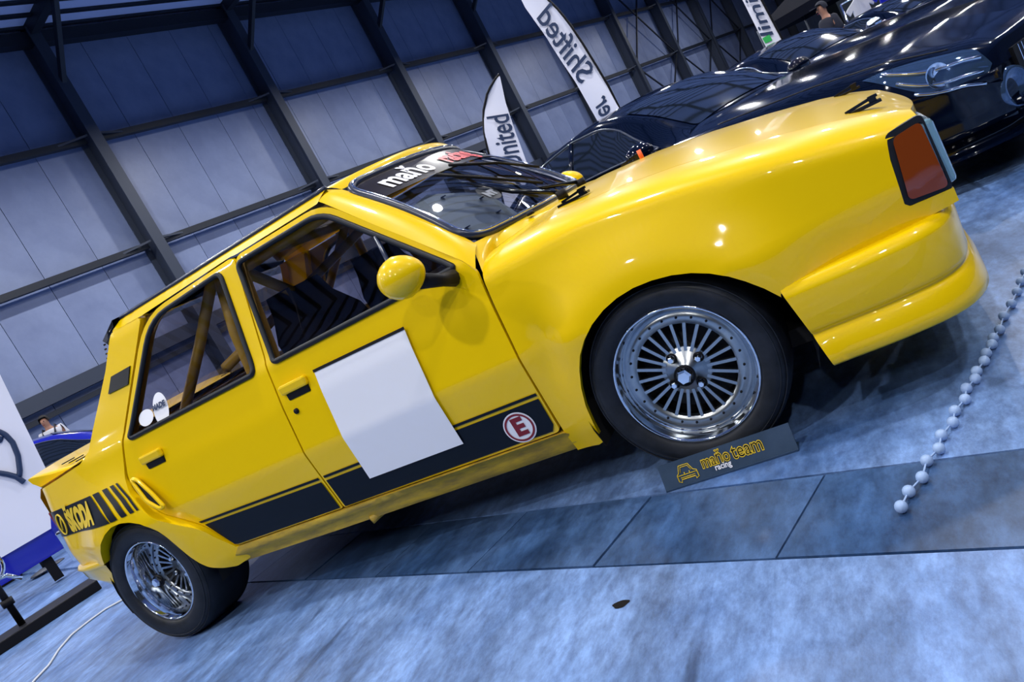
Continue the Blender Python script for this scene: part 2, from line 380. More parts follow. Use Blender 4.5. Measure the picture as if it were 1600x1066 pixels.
# bonnet
def hoodz(X, y): return zef(X)+.028*(1-np.clip(np.abs(y)/HY, 0, 1)**2)*I(X, [1.95, 2.5, 3.2], [1.1, .8, .2])
xr = lambda y: 2.17-.197*(np.abs(y)/HY)**2.2
ys = np.linspace(-HY+.004, HY-.004, 41)
hp = [(float(xr(y))+.004, y) for y in ys]+[(3.235-.045*(y/HY)**2, y) for y in ys[::-1]]
bonnet = panel('bonnet', hp, lambda X, y: np.stack([X, y, hoodz(X, y)], 1), 'yellow', car, h=.04, flange=.04, inward=(0, 0, -1))
# windscreen: bowed patch
def ws(u, v, off=0):   # u -1..1 across, v 0..1 up
    u = np.asarray(u, float); v = np.asarray(v, float)
    X = (1.93+.125*(1-u*u))*(1-v)+(1.535+.125*(1-u*u))*v + .015*np.sin(math.pi*v)
    y = u*(.64*(1-v)+.53*v); z = (.907-.012*(1-u*u))*(1-v)+(1.271+.012*(1-u*u))*v + .012*np.sin(math.pi*v)
    n = np.array([.68, 0, .73]); return np.stack([X+off*n[0], y, z+off*n[2]], -1)
wsp = roundp([(-1, 0), (1, 0), (1, 1), (-1, 1)], .16, 8)
def wsb(poly, n=.05): q = resample(poly, n); return ws(q[:, 0], q[:, 1])
outline = wsb(wsp)
screen = panel('windscreen', [(a*.985, .012+b*.976) for a, b in wsp], lambda u, v: ws(u, v), 'ws_glass', car, h=.09, flange=0)
tube('rubber_seal', outline, .016, 'trim', screen, 8, True)
tube('chrome_trim', ws(*resample(wsp, .05).T, off=.014), .0045, 'chrome', screen, 6, True)
strip = roundp([(-.97, .70), (.97, .70), (.97, .97), (-.97, .97)], [0, 0, .14, .14], 6)
panel('sun_strip', strip, lambda u, v: ws(u, v, .003), 'sunstrip', screen, h=.09, flange=0)
def ws_text(name, body, u0, v0, size, m, rev=1, sx=1.):
    V, F = text_v(body, size, .004); V = np.array(V); uu = u0+V[:, 0]*sx/.56; vv = v0+V[:, 1]/.53
    return obj(name, ws(uu, vv, .006), F, m, screen, False)
ws_text('lettering', 'maňo', -.62, .83, .13, 'white_decal', sx=.85); ws_text('lettering', 'racing', .02, .83, .13, 'bright_red', sx=.85); ws_text('lettering', 'team', .60, .83, .13, 'white_decal', sx=.85)
gp = panel('gusset_plate', [(-.92, .10), (-.40, .10), (-.30, .42), (-.62, .66), (-.86, .60)], lambda u, v: ws(u, v, -.05), 'gusset', car, h=.09, flange=.004, inward=(-.7, 0, -.7))
for (a_, b_) in ((-.80, .2), (-.5, .2), (-.6, .55), (-.42, .38)):
    o = obj('gusset_hole', *lathe_v([(0, 0), (.009, 0), (.011, .004)], 10), 'black', gp); o.location = tuple(ws(a_, b_, -.045)); o.rotation_euler = (math.radians(90), 0, math.radians(0))
a = np.linspace(0, 2*math.pi, 30, endpoint=False); sk = obj('screen_sticker', ws(-.50+.075*np.cos(a), .30+.085*np.sin(a), .004), [tuple(range(30))], 'decal', screen, False)
ws_text('sticker_print', 'NT', -.50, .285, .040, 'gusset')
# --- loft strips round the windscreen
def strip_loft(name, A, B, m, bul=.0, n=4, k=None, mir=True, par=car):
    A = np.array(A); B = np.array(B)
    P = np.array([[A[i]*(1-t)+B[i]*t+np.array([.3, 0, 1])*bul*math.sin(math.pi*t) for t in np.linspace(0, 1, n)] for i in range(len(A))])
    v, f = grid_v(P); out = [obj(name, v, f, m, par)]
    if mir: out.append(obj(name, [(x, -y, z) for x, y, z in v], [q[::-1] for q in f], m, par))
    return out
def resamp3(P, n):
    P = np.array(P, float); d = np.r_[0, np.cumsum(np.linalg.norm(np.diff(P, axis=0), axis=1))]; t = np.linspace(0, d[-1], n)
    return np.stack([I(t, d, P[:, k]) for k in range(3)], 1)
# A-pillars
dl = [(1.956, .826), (1.925, .868), (1.80, .979), (1.65, 1.113), (1.49, 1.258), (1.47, 1.27)]
po = resamp3(side()(np.array([q[0] for q in dl]), np.array([q[1] for q in dl])), 24)
pi_ = resamp3([ws(-1., v) for v in np.linspace(-.04, 1.0, 10)], 24)
strip_loft('windscreen_pillar', po, pi_, 'yellow', .012, 6)
# header above the glass
hy = np.linspace(-1, 1, 25); roof_fx = lambda y: 1.48+.165*(1-(y/.55)**2)
ho = [(roof_fx(y*.55), y*.55, 1.302+.022*(1-y*y)) for y in hy]; hi_ = [ws(u, 1.0) for u in hy]
strip_loft('roof_header', ho, hi_, 'yellow', .006, 5, mir=False)
for sg in (-1, 1):
    c = [np.array(ws(sg*1., 1.0)), np.array((roof_fx(.55), sg*.55, 1.302)), np.array((1.47, sg*float(hw(1.47, 1.27)), 1.27))]
    obj('corner_patch', c, [(0, 1, 2)], 'yellow', car)
# cowl between screen and bonnet
uu = np.linspace(0, 1, 10); ca = front(np.full(10, 1.966), float(z1f(1.966))+.2*uu)
cb = np.array([(float(xr(y)), y, float(hoodz(xr(y), y))) for y in np.linspace(-HY, HY, 31)]); cc = ca[::-1]*np.array([1, -1, 1])
outer = resamp3(np.vstack([ca[3:], cb[1:-1], cc[:-3]]), 61)
inner = np.array([ws(u, -.02) for u in np.linspace(-1.02, 1.02, 61)])
strip_loft('cowl', outer, inner, 'yellow', .004, 5, mir=False)
# --- doors
win_f = roundp([(1.054, 1.232), (1.475, 1.230), (1.893, .861), (1.082, .859)], [.03, .07, .012, .02])
win_r = roundp([(.962, 1.236), (.545, 1.222), (.243, .853), (.980, .856)], [.03, .10, .03, .02])
fd = roundp([(1.958, .258), (1.961, .53), (1.956, .822), (1.925, .866), (1.49, 1.256), (1.052, 1.258), (1.046, .85), (1.042, .53), (1.045, .279)], [.02, 0, .01, .02, .08, .03, .0, 0, .01])
rd = roundp([(1.038, .279), (1.035, .53), (1.039, .85), (1.045, 1.25), (1.02, 1.262), (.51, 1.248), (.205, .86), (.15, .72), (.158, .66), (.225, .55), (.40, .42), (.475, .292)], [.01, 0, 0, .02, .02, .13, .06, .03, .03, .03, .05, .02])
ds = side(0, False)
doors_f = sides('front_door', fd, ds, 'yellow', CC, holes=[win_f], h=.02)
doors_r = sides('rear_door', rd, ds, 'yellow', CC, holes=[win_r], h=.02)
shell_out = [(.44, .30), (.30, .60), (.10, .80), (.14, .86), (.45, 1.25), (1.50, 1.25), (1.93, .86), (1.94, .82), (1.95, .27)]
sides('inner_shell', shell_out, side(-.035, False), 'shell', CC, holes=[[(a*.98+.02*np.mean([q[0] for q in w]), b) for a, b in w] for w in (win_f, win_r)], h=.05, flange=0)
for W_, D_ in ((win_f, doors_f), (win_r, doors_r)):
    q = resample(W_, .03); P = side(.002, False)(q[:, 0], q[:, 1])
    g = sides('window_glass', W_, side(-.012, False), 'glass', D_, h=.06, flange=0)
    for sg, d in ((1, D_[0]), (-1, D_[1])): tube('window_seal', P*np.array([1, sg, 1]), .0105, 'rubber', d, 6, True)
P = side(.004, False)(np.array([1.655, 1.69]), np.array([1.065, .862]))
for sg, d in ((1, doors_f[0]), (-1, doors_f[1])): tube('vent_divider', P*np.array([1, sg, 1]), .009, 'trim', d, 6)
# drip line above the doors + roof rail + roof
rail = roundp([(.30, 1.262), (.50, 1.256), (1.02, 1.268), (1.05, 1.264), (1.47, 1.263), (1.50, 1.302), (.34, 1.302)], .01)
sides('roof_rail', rail, side(0), 'yellow', CC, h=.03, flange=0)
P = side(.004)(np.linspace(.33, 1.5, 20), np.full(20, 1.300))
for sg in (1, -1): tube('drip_moulding', P*np.array([1, sg, 1]), .009, 'trim', car, 6)
rp = np.array([[(.30+(roof_fx(y)-.30)*t, y, 1.302+.022*(1-(y/.55)**2)-.03*(1-t)**3) for y in np.linspace(-.55, .55, 21)] for t in np.linspace(0, 1, 24)])
v, f = grid_v(rp); obj('roof', v, f, 'gloss_black', car)
# --- rear quarter
arch_r = [(-.205, .436), (-.195, .455), (-.165, .492), (-.12, .53), (-.07, .557), (-.01, .574), (.05, .574), (.105, .562), (.159, .539), (.195, .512), (.222, .484), (.240, .447), (.252, .408), (.265, .365), (.278, .329), (.298, .292), (.323, .264), (.372, .232)]
qp = [(.468, .29), (.392, .42), (.217, .552), (.150, .66), (.142, .725), (.195, .865), (.49, 1.246), (.46, 1.262), (.30, 1.262), (.21, 1.14), (.123, 1.047), (.03, .95), (-.03, .885), (-.10, .855), (-.30, .842), (-.45, .835), (-.545, .825), (-.56, .79), (-.56, .45)]+arch_r+[(.42, .213), (.49, .222), (.485, .285)]
qp = roundp(qp, [0, .03, .03, .02, .02, .05, .1]+[.01]*(len(qp)-7), 3)
quarters = sides('rear_quarter', qp, side(0), 'yellow', CC, h=.024, flange=.06)
# sill
sp = [(.40, .215), (.96, .200), (2.06, .172), (2.02, .20), (1.964, .252), (1.045, .274), (.48, .287)]
def sill_s(X, Z): return np.stack([X, -I(Z, [.165, .20, .235, .262, .29], [.735, .762, .770, .797, .789]), Z], 1)
sides('sill', sp, sill_s, 'yellow_sill', CC, h=.02, flange=.05)
# --- bumpers: profile swept round a plan path
def sweep(name, path, prof, m, parent, n=14):
    # path half plan (x, y) front to centre on the -y side ; prof = [(z, out)]
    path = np.array(path, float); full = np.vstack([path, (path*np.array([1, -1]))[::-1][1:]])
    d = np.r_[0, np.cumsum(np.linalg.norm(np.diff(full, axis=0), axis=1))]; t = np.linspace(0, d[-1], n*6)
    q = np.stack([I(t, d, full[:, k]) for k in range(2)], 1)
    for _ in range(3): q[1:-1] = .25*q[:-2]+.5*q[1:-1]+.25*q[2:]
    tg = np.gradient(q, axis=0); tg /= np.linalg.norm(tg, axis=1)[:, None]; nr = np.stack([tg[:, 1], -tg[:, 0]], 1)
    if nr[len(q)//2, 0]*np.sign(path[-1, 0]-1) < 0: nr = -nr
    P = np.array([[(q[i, 0]+nr[i, 0]*o(i/(len(q)-1)) if callable(o) else q[i, 0]+nr[i, 0]*o, q[i, 1]+nr[i, 1]*(o(i/(len(q)-1)) if callable(o) else o), z(q[i, 0]) if callable(z) else z) for z, o in prof] for i in range(len(q))])
    return grid_v(P)
v, f = sweep('b', [(2.75, -.835), (2.95, -.825), (3.09, -.795), (3.145, -.74), (3.175, -.64), (3.195, -.35), (3.20, 0)],
             [(.428, -.06), (.428, -.006), (.424, .004), (.408, .016), (.395, .018), (.300, .012), (.286, .008), (.279, -.002), (.270, .008), (.258, .018), (.215, .026), (.192, .026), (.184, .016), (.184, -.08)], 'yellow', car)
v = np.array(v); lim = 2.735+.045*np.clip((.428-v[:, 2])/.244, 0, 1)+0; e = np.abs(v[:, 0]-2.75) < .05; v[:, 0] = np.where(e, v[:, 0]+(.428-v[:, 2])*.18-.012, v[:, 0])
bumper = obj('front_bumper', v, f, 'yellow', car)
P = np.array(v).reshape(-1, 14, 3)[:, 7]*1.0
v, f = sweep('b', [(-.235, -.80), (-.40, -.775), (-.52, -.73), (-.60, -.62), (-.64, -.35), (-.65, 0)],
             [(.452, -.05), (.452, .012), (.438, .022), (.425, .010), (lambda x: I(x, [-.6, -.22], [.41, .34]), .004), (lambda x: I(x, [-.6, -.45, -.22], [.40, .385, .278]), -.012), (lambda x: I(x, [-.6, -.45, -.22], [.40, .385, .278]), -.10)], 'yellow', car)
obj('rear_bumper', v, f, 'yellow', car)
# tail face
tp_ = [(-.555, -.685), (-.59, -.66), (-.62, -.60), (-.635, -.40), (-.64, 0)]
v, f = sweep('t', tp_, [(.835, -.02), (.80, 0), (.62, 0.004), (.45, 0)], 'yellow', car); tail = obj('tail_panel', v, f, 'yellow', car)
for sg in (-1, 1): box('corner_lamp', (-.628, sg*.615, .545), (.05, .10, .16), 'chrome', tail, bevel=.012)
for sg in (-1, 1): box('tail_lamp', (-.648, sg*.50, .66), (.03, .26, .12), 'red', tail, bevel=.008)
# rear deck, rear glass, ducktail
dk = np.array([[(-.02-.54*t, y*(1-.06*t), .872-.03*t+.01*(1-y*y/.45)) for y in np.linspace(-.715, .715, 21)] for t in np.linspace(0, 1, 12)])
v, f = grid_v(dk); deck = obj('engine_lid', v, f, 'yellow', car)
rg = np.array([[((-.03+.33*t)+.0-.05*(1-u*u), u*((.715-.005)*(1-t)+.60*t), .872+.39*t+.01*math.sin(math.pi*t)) for u in np.linspace(-1, 1, 17)] for t in np.linspace(0, 1, 9)])
v, f = grid_v(rg); obj('rear_screen', v, f, 'glass', car)
sp_ = [(-.16, .858), (-.30, .866), (-.45, .884), (-.60, .912), (-.612, .908), (-.60, .885), (-.55, .845), (-.52, .815), (-.40, .80)]
ysp = np.linspace(-1, 1, 25)
P = np.array([[(x if k < 0 else x, u*(.672-.02*abs(u)**6), z-.012*abs(u)**5) for k, (x, z) in enumerate(sp_)] for u in ysp]); v, f = grid_v(P)
n9 = len(sp_); f += [tuple(range(n9)), tuple((len(ysp)-1)*n9+i for i in range(n9))[::-1]]
duck = obj('ducktail_spoiler', v, f, 'yellow', car)
duck.data.polygons.foreach_set('use_smooth', [True]*(len(f)-2)+[False]*2)
for sg in (-1, 1):
    for k in range(3):
        x = -.30-.07*k; box('louvre_slot', (x, sg*(.575-.01*k), I(-x, [.16, .30, .45, .60], [.858, .866, .884, .912])+.004), (.014, .09-.012*k, .005), 'black', duck, bevel=.002)
# black lip over the rear screen
lip = np.array([[(.33-.11*t, u*.60, 1.300+.004-.05*t+.022*(1-u*u)) for t in (0, .5, 1)]+[(.24, u*.60, 1.225+.022*(1-u*u)), (.30, u*.59, 1.262)] for u in np.linspace(-1, 1, 21)])
v, f = grid_v(lip); f += [(0, 1, 2, 3, 4), (104, 103, 102, 101, 100)]; lipo = obj('roof_lip', v, f, 'gloss_black', car)
for k in range(5):
    v, f = box_v((.228-.004*k, -.607-.004*k, 1.236-.018*k), (.007, .007, .007)); obj('rivet', v, f, 'chrome', lipo, False)
# underbody and wheel wells
box('floor_pan', (1.25, 0, .24), (3.1, 1.36, .05), 'dark', car)
for x, r in ((2.41, .345), (.02, .31)):
    for sg in (-1, 1):
        P = np.array([[(x+r*math.cos(a), sg*y, .27+r*math.sin(a)) for y in (.80, .70, .50, .42)] for a in np.linspace(-.3, math.pi+.3, 22)]); v, f = grid_v(P)
        v = list(v)+[(x, sg*.42, .27)]; f = list(f)+[(i*4+3, i*4+7, len(v)-1) for i in range(21)]
        obj('wheel_well', v, f, 'dark', car)
obj('front_compartment', *box_v((2.6, 0, .42), (1.1, .8, .32)), 'dark', car, False); obj('engine_bay', *box_v((-.25, 0, .48), (.6, 1.0, .34)), 'dark', car, False); obj('front_bulkhead', *box_v((2.06, 0, .53), (.03, 1.35, .5)), 'dark', car, False); obj('engine_bulkhead', *box_v((.14, 0, .52), (.03, 1.3, .45)), 'dark', car, False)
# --- nose: grille panel, headlamps, indicators
nose = box('grille', (3.155, 0, .545), (.06, 1.30, .22), 'black', car)
for k in range(7): box('grille_bar', (3.19, 0, .455+.03*k), (.012, .74, .008), 'steel_dark', nose)
for sg in (-1, 1):
    hl = box('headlamp', (3.165, sg*.545, .562), (.105, .315, .172), 'lens', car, bevel=.012)
    box('headlamp_rim', (3.150, sg*.545, .562), (.05, .325, .186), 'chrome', hl, bevel=.01)
    ts = panel('indicator', roundp([(3.19, .652), (3.119, .645), (3.098, .489), (3.192, .476)], .015), side(.004), 'amber', car, h=.03, flange=.02, mirror=sg > 0)
    panel('indicator_frame', roundp([(3.20, .668), (3.104, .660), (3.083, .476), (3.20, .462)], .018), side(-.003), 'rubber', ts, holes=[roundp([(3.195, .650), (3.121, .643), (3.10, .490), (3.195, .478)], .012)], h=.03, flange=.02, mirror=sg > 0)
# --- decals on the near side (and mirrored on the far side)
def decal(name, pts, m, parents=None, off=.0035, flare=True, px=False, both=True, r=0, h=.016):
    q = [on_side(p, flare) for p in pts] if px else pts
    if r: q = roundp(q, r)
    A = np.array(q); ar = np.sum(A[:, 0]*np.roll(A[:, 1], -1)-np.roll(A[:, 0], -1)*A[:, 1])
    if ar < 0: q = q[::-1]
    o = [panel(name, q, side(off, flare), m, parents[0], h=h, flange=0)]
    if both: o.append(panel(name, q, side(off, flare), m, parents[1], h=h, flange=0, mirror=True))
    return o
bt = lambda x: I(x, [.39, 1.03, 1.96], [.424, .403, .387])
decal('side_stripe', [(1.054, .283), (1.052, bt(1.05)), (1.952, bt(1.95)), (1.950, .290), (1.935, .268)], 'decal', doors_f, flare=False)
decal('pinstripe', [(1.052, bt(1.05)+.010), (1.052, bt(1.05)+.020), (1.954, bt(1.95)+.020), (1.954, bt(1.95)+.010)], 'decal', doors_f, flare=False)
decal('side_stripe', [(1.030, .285), (1.028, bt(1.03)), (.405, bt(.40)), (.472, .302), (.49, .297)], 'decal', doors_r, flare=False)
decal('pinstripe', [(1.028, bt(1.03)+.010), (1.028, bt(1.03)+.020), (.385, bt(.39)+.020), (.395, bt(.39)+.010)], 'decal', doors_r, flare=False)
plate_px = [(493.4, 580), (634, 513), (726, 691.5), (580, 746)]
qq = [on_side(p, False) for p in plate_px]
decal('number_board', qq, 'white_decal', doors_f, .010, False)
decal('board_shadow', [(qq[0][0]-.002, qq[0][1]-.001), (qq[1][0]+.002, qq[1][1]-.001), (qq[1][0]+.002, qq[1][1]+.009), (qq[0][0]-.002, qq[0][1]+.009)], 'black', doors_f, .0125, False)  # black strip painting the board's shadow along its top edge
ec = on_side((813, 667), False); ey = -float(hw(ec[0], ec[1], False))
def disc(name, c, r0, r1, off, m, parent, n=40):
    a = np.linspace(0, 2*math.pi, n, endpoint=False); R_ = [r0, r1] if r0 else [.001, r1*.33, r1*.66, r1]; sf = side(off, False)
    P = np.array([sf(c[0]+r*np.cos(np.r_[a, a[:1]]), c[1]+r*np.sin(np.r_[a, a[:1]])) for r in R_]); v, f = grid_v(P); return obj(name, v, [q[::-1] for q in f], m, parent)
eb = disc('cutoff_badge', ec, 0, .055, .006, 'white_decal', doors_f[0]); disc('badge_ring', ec, .043, .050, .0075, 'red', eb)
V, F = text_v('E', .085, .004); V = np.array(V); obj('badge_letter', side(.0075, False)(ec[0]+V[:, 0], ec[1]+V[:, 1]), F, 'red', eb, False)
# rear band
rb = [on_side(p) for p in [(78, 803), (94, 842), (176, 812), (145, 772)]]
zt, zb = .722, .592
def band(x0, x1, slant=.085):
    q = [(x0, zt), (x1, zt), (x1+slant*.6, (zt+zb)/2-.005), (x1+slant, zb), (x0+slant, zb), (x0+slant*.6, (zt+zb)/2-.005)]
    return q
decal('quarter_stripe', [(-.57, zt+.005), (-.10, zt), (-.05, .65), (-.005, zb), (-.57, zb+.02)], 'decal', quarters, .004)
for x0, x1 in ((-.083, -.035), (-.008, .027), (.047, .071), (.085, .098)): decal('quarter_stripe', band(x0, x1), 'decal', quarters, .004, h=.02)
# raised script and emblem on the rear band
def side_text(name, body, xc, zc, size, m, par, sx, sy, bold=.0, off=.0065):
    V, F = text_v(body, size, bold); V = np.array(V); X = xc+V[:, 0]*sx; Z = zc+V[:, 1]*sy
    return obj(name, side(off)(X, Z), F, m, par, False)
side_text('lettering', 'ŠKODA', -.232, .655, .128, 'yellow_print', quarters[0], .53, .95, .009)
a = np.linspace(0, 2*math.pi, 28, endpoint=False)
for r_, t_ in ((.046, .004),):
    ex_, ez_ = -.405+.028*np.cos(a), .66+r_*np.sin(a); tube('emblem', side(.006)(ex_, ez_), t_, 'yellow_print', quarters[0], 5, True)
    tube('emblem', side(.005)(np.array([-.415, -.405, -.391]), np.array([.635, .665, .688])), .004, 'yellow_print', quarters[0], 5)
# air scoop in front of rear wheel
sc = [on_side(p) for p in [(207, 748), (216, 748), (240, 770), (259, 790), (252, 793), (232, 782)]]
for i, q in enumerate(quarters):
    panel('scoop_opening', roundp(sc[::-1], .012), side(.006), 'black', q, h=.02, flange=0, mirror=bool(i))
    P = side(.008)(*resample(roundp(sc, .015), .012).T)*np.array([1, -1 if i else 1, 1]); tube('scoop_rim', P, .009, 'yellow', q, 6, True)
# pillar badge
pb = [on_side(p) for p in [(170.6, 615.5), (201.5, 600), (204, 571.5), (175, 588)]]
for i, q in enumerate(quarters): panel('pillar_vent', pb if True else pb, side(.006), 'decal', q, h=.02, flange=.006, mirror=bool(i))
# door handles and lock
for d, mir in ((doors_f, 0), (doors_r, 1)):
    c = on_side((463, 606) if not mir else (241, 716), False); y = -float(hw(c[0], c[1], False))
    for i in (0, 1):
        sg = -1 if i == 0 else 1
        h_ = box('door_handle', (c[0], sg*(abs(y)+.008), c[1]+.012), (.125, .022, .036), 'yellow', d[i], bevel=.008)
        box('handle_recess', (c[0]+.004, sg*(abs(y)+.004), c[1]-.018), (.105, .014, .026), 'black', h_, bevel=.004)
lk = on_side((464, 642), False); tube('door_lock', [(lk[0], -float(hw(*lk, False))+.004, lk[1]), (lk[0], -float(hw(*lk, False))-.007, lk[1])], .010, 'black', doors_f[0], 14)
# window stickers
def win_sticker(px, rx, rz, txt):
    c = on_side(px, False, -.010); y = -float(hw(c[0], c[1], False))+.006
    n = 32; sl = (hw(c[0], c[1]+.05, False)-hw(c[0], c[1]-.05, False))/.1
    V = [(c[0]+rx*math.cos(2*math.pi*k/n), y-sl*rz*math.sin(2*math.pi*k/n)-.002, c[1]+rz*math.sin(2*math.pi*k/n)) for k in range(n)]
    s_ = obj('sticker', V, [tuple(range(n))], 'white_decal', doors_r[0], False)
    if txt:
        for k, (t, sz) in enumerate(txt): text('sticker_print', t, (c[0], y-.004, c[1]+.014-.030*k), (1, 0, 0), (0, -sl, 1), sz, 'ink', s_, .002)
win_sticker((253, 638), .044, .062, [('MADE', .028), ('1ST', .05)]); win_sticker((230, 652), .045, .030, None)
# mirrors
for sg in (-1, 1):
    c = np.array([1.815, sg*.93, .913]); V = []; F = []; nu, nv = 20, 12
    for i in range(nv+1):
        th = math.pi*i/nv
        for k in range(nu):
            ph = 2*math.pi*k/nu; x = math.cos(th); s_ = math.sin(th); r_ = .067*(1-.25*max(0, x))
            V.append(c+np.array([.078*x, r_*s_*math.cos(ph), .066*s_*math.sin(ph)*(1-.2*max(0, x))]))
    for i in range(nv):
        for k in range(nu): F.append((i*nu+k, i*nu+(k+1) % nu, (i+1)*nu+(k+1) % nu, (i+1)*nu+k))
    mo = obj('mirror_housing', V, F, 'yellow', doors_f[0 if sg < 0 else 1])
    tube('mirror_arm', [c+np.array([.03, -sg*.03, -.035]), c+np.array([.055, -sg*.10, -.065]), (1.88, sg*.775, .835)], [.026, .020, .028], 'black', mo, 10)
# wipers, bonnet pins, jets
tube('wiper', [(2.11, .12, .905), (2.00, -.02, .955), (1.80, -.25, 1.115)], .008, 'gloss_black', car, 6); tube('wiper_blade', [ws(.30, .28, .03), ws(-.05, .48, .03), ws(-.42, .66, .03)], .006, 'black', car, 6)
tube('wiper', [(2.13, -.22, .905), (1.97, -.22, .99), (1.85, -.28, 1.09)], .008, 'gloss_black', car, 6); tube('wiper_blade', [ws(-.1, .12, .03), ws(-.42, .38, .03), ws(-.62, .62, .03)], .006, 'black', car, 6)
tube('wiper_pivot', [(2.11, .12, .88), (2.11, .12, .915)], .02, 'black', car, 12); tube('wiper_pivot', [(2.13, -.22, .88), (2.13, -.22, .915)], .02, 'black', car, 12)
for x, y in ((2.24, -.47), (2.24, .47), (3.09, -.47), (3.09, .47)):
    z = float(hoodz(x, y)); v, f = join([box_v((x, y, z+.005), (.11, .035, .008)), bar_v((x-.04, y, z+.012), (x+.05, y+.005, z+.022), .012, .008), box_v((x+.035, y, z+.016), (.02, .02, .02))]); obj('bonnet_pin', v, f, 'gloss_black', bonnet, False)
v, f = lathe_v([(.0, .012), (.012, .012), (.014, 0), (0, 0)], 12); jo = obj('washer_jet', v, f, 'black', car); jo.rotation_euler = (math.radians(90), 0, 0); jo.location = (2.06, -.40, .888)
hq = []
for q in [(959, 307), (963, 294), (972, 284), (986, 279), (1000, 275), (998, 288), (986, 300), (972, 303)]:
    z = .86; d = ray(q)
    for _ in range(15): Pq = CAM+d*((z-CAM[2])/d[2]); z = .5*z+.5*float(hoodz(Pq[0], Pq[1]))
    hq.append(Pq)
if all(1.9 < q[0] < 3.2 and abs(q[1]) < .6 for q in hq): obj('worn_patch', [(q[0], q[1], float(hoodz(q[0], q[1]))+.004) for q in hq], [tuple(range(len(hq)))], 'white_decal', bonnet, False)
tube('tow_flag', [(2.35, .2, .86), (2.35, .2, .905)], .009, 'orange', bonnet, 8)
# exhaust under the sill
tube('side_exhaust', [(1.20, -.68, .212), (1.13, -.74, .198), (1.11, -.768, .193)], .016, 'yellow_sill', car, 14)
# --- cage, seats, dash
cage = [[(1.0, -.58, .28), (1.0, -.57, .85), (.93, -.50, 1.22), (.93, .50, 1.22), (1.0, .57, .85), (1.0, .58, .28)],
        [(.93, -.49, 1.21), (.42, -.50, .72), (.28, -.52, .55)], [(.93, .49, 1.21), (.42, .50, .72), (.28, .52, .55)],
        [(.95, -.48, 1.20), (.98, .55, .40)], [(.93, -.50, 1.22), (1.45, -.50, 1.23), (1.86, -.60, .86), (1.9, -.62, .3)], [(.93, .50, 1.22), (1.45, .50, 1.23), (1.86, .60, .86), (1.9, .62, .3)],
        [(1.0, -.58, .48), (1.86, -.62, .58)], [(1.0, .58, .48), (1.86, .62, .58)], [(.62, -.50, .92), (.93, .45, 1.2)], [(1.0, -.55, .80), (1.0, .55, .80)]]
def on_y(px, y): d = ray(px); return CAM+d*((y-CAM[1])/d[1])
t0 = on_y((334, 424), -.50)
cage[1] = [t0, on_y((312, 540), -.50), on_y((286, 655), -.51), on_y((272, 715), -.52)]
cage[0] = [on_y((425, 650), -.56), on_y((402, 598), -.56), on_y((368, 520), -.54), t0+np.array([.01, 0, 0]), t0+np.array([.01, 1.0, 0]), on_y((368, 520), -.54)*np.array([1, -1, 1]), on_y((425, 650), -.56)*np.array([1, -1, 1])]
cage[2] = [np.array(q)*np.array([1, -1, 1]) for q in cage[1]]
cage.append([on_y((383, 556), -.52), on_y((372, 500), .1)])
cg = tube('roll_cage', cage[0], .024, 'cage', car, 10)
for c in cage[1:]: tube('cage_tube', c, .022, 'cage', cg, 10)
for sg, mt in ((-1, 'seat'), (1, 'seat')):
    st = empty('bucket_seat', (1.28, sg*.33, .28)); st.parent = car
    v, f = box_v((.05, 0, .10), (.46, .44, .14)); o = obj('cushion', v, f, 'seat_tan', st, False); o.modifiers.new('b', 'BEVEL').width = .04
    prof = [(-.14, .10, .24), (-.22, .40, .25), (-.27, .62, .22), (-.30, .72, .13), (-.31, .80, .10)]
    P = np.array([[(x+.08*abs(u)**2, u*w, z) for u in np.linspace(-1, 1, 9)] for x, z, w in prof]+[[(x-.05, u*w, z) for u in np.linspace(-1, 1, 9)] for x, z, w in prof[::-1]]); v, f = grid_v(P); obj('backrest', v, f, mt, st)
v, f = box_v((1.80, 0, .80), (.22, 1.26, .16)); o = obj('dashboard', v, f, 'seat', car, False); o.modifiers.new('b', 'BEVEL').width = .03
sw = [(1.60+.06*math.sin(t), .33+.17*math.cos(t), .82+.16*math.sin(t)) for t in np.linspace(0, 2*math.pi, 24, endpoint=False)]; tube('steering_wheel', sw, .013, 'black', car, 8, True)
v, f = box_v((.32, 0, .66), (.03, 1.2, .40)); obj('rear_bulkhead', v, f, 'shell', car, False)

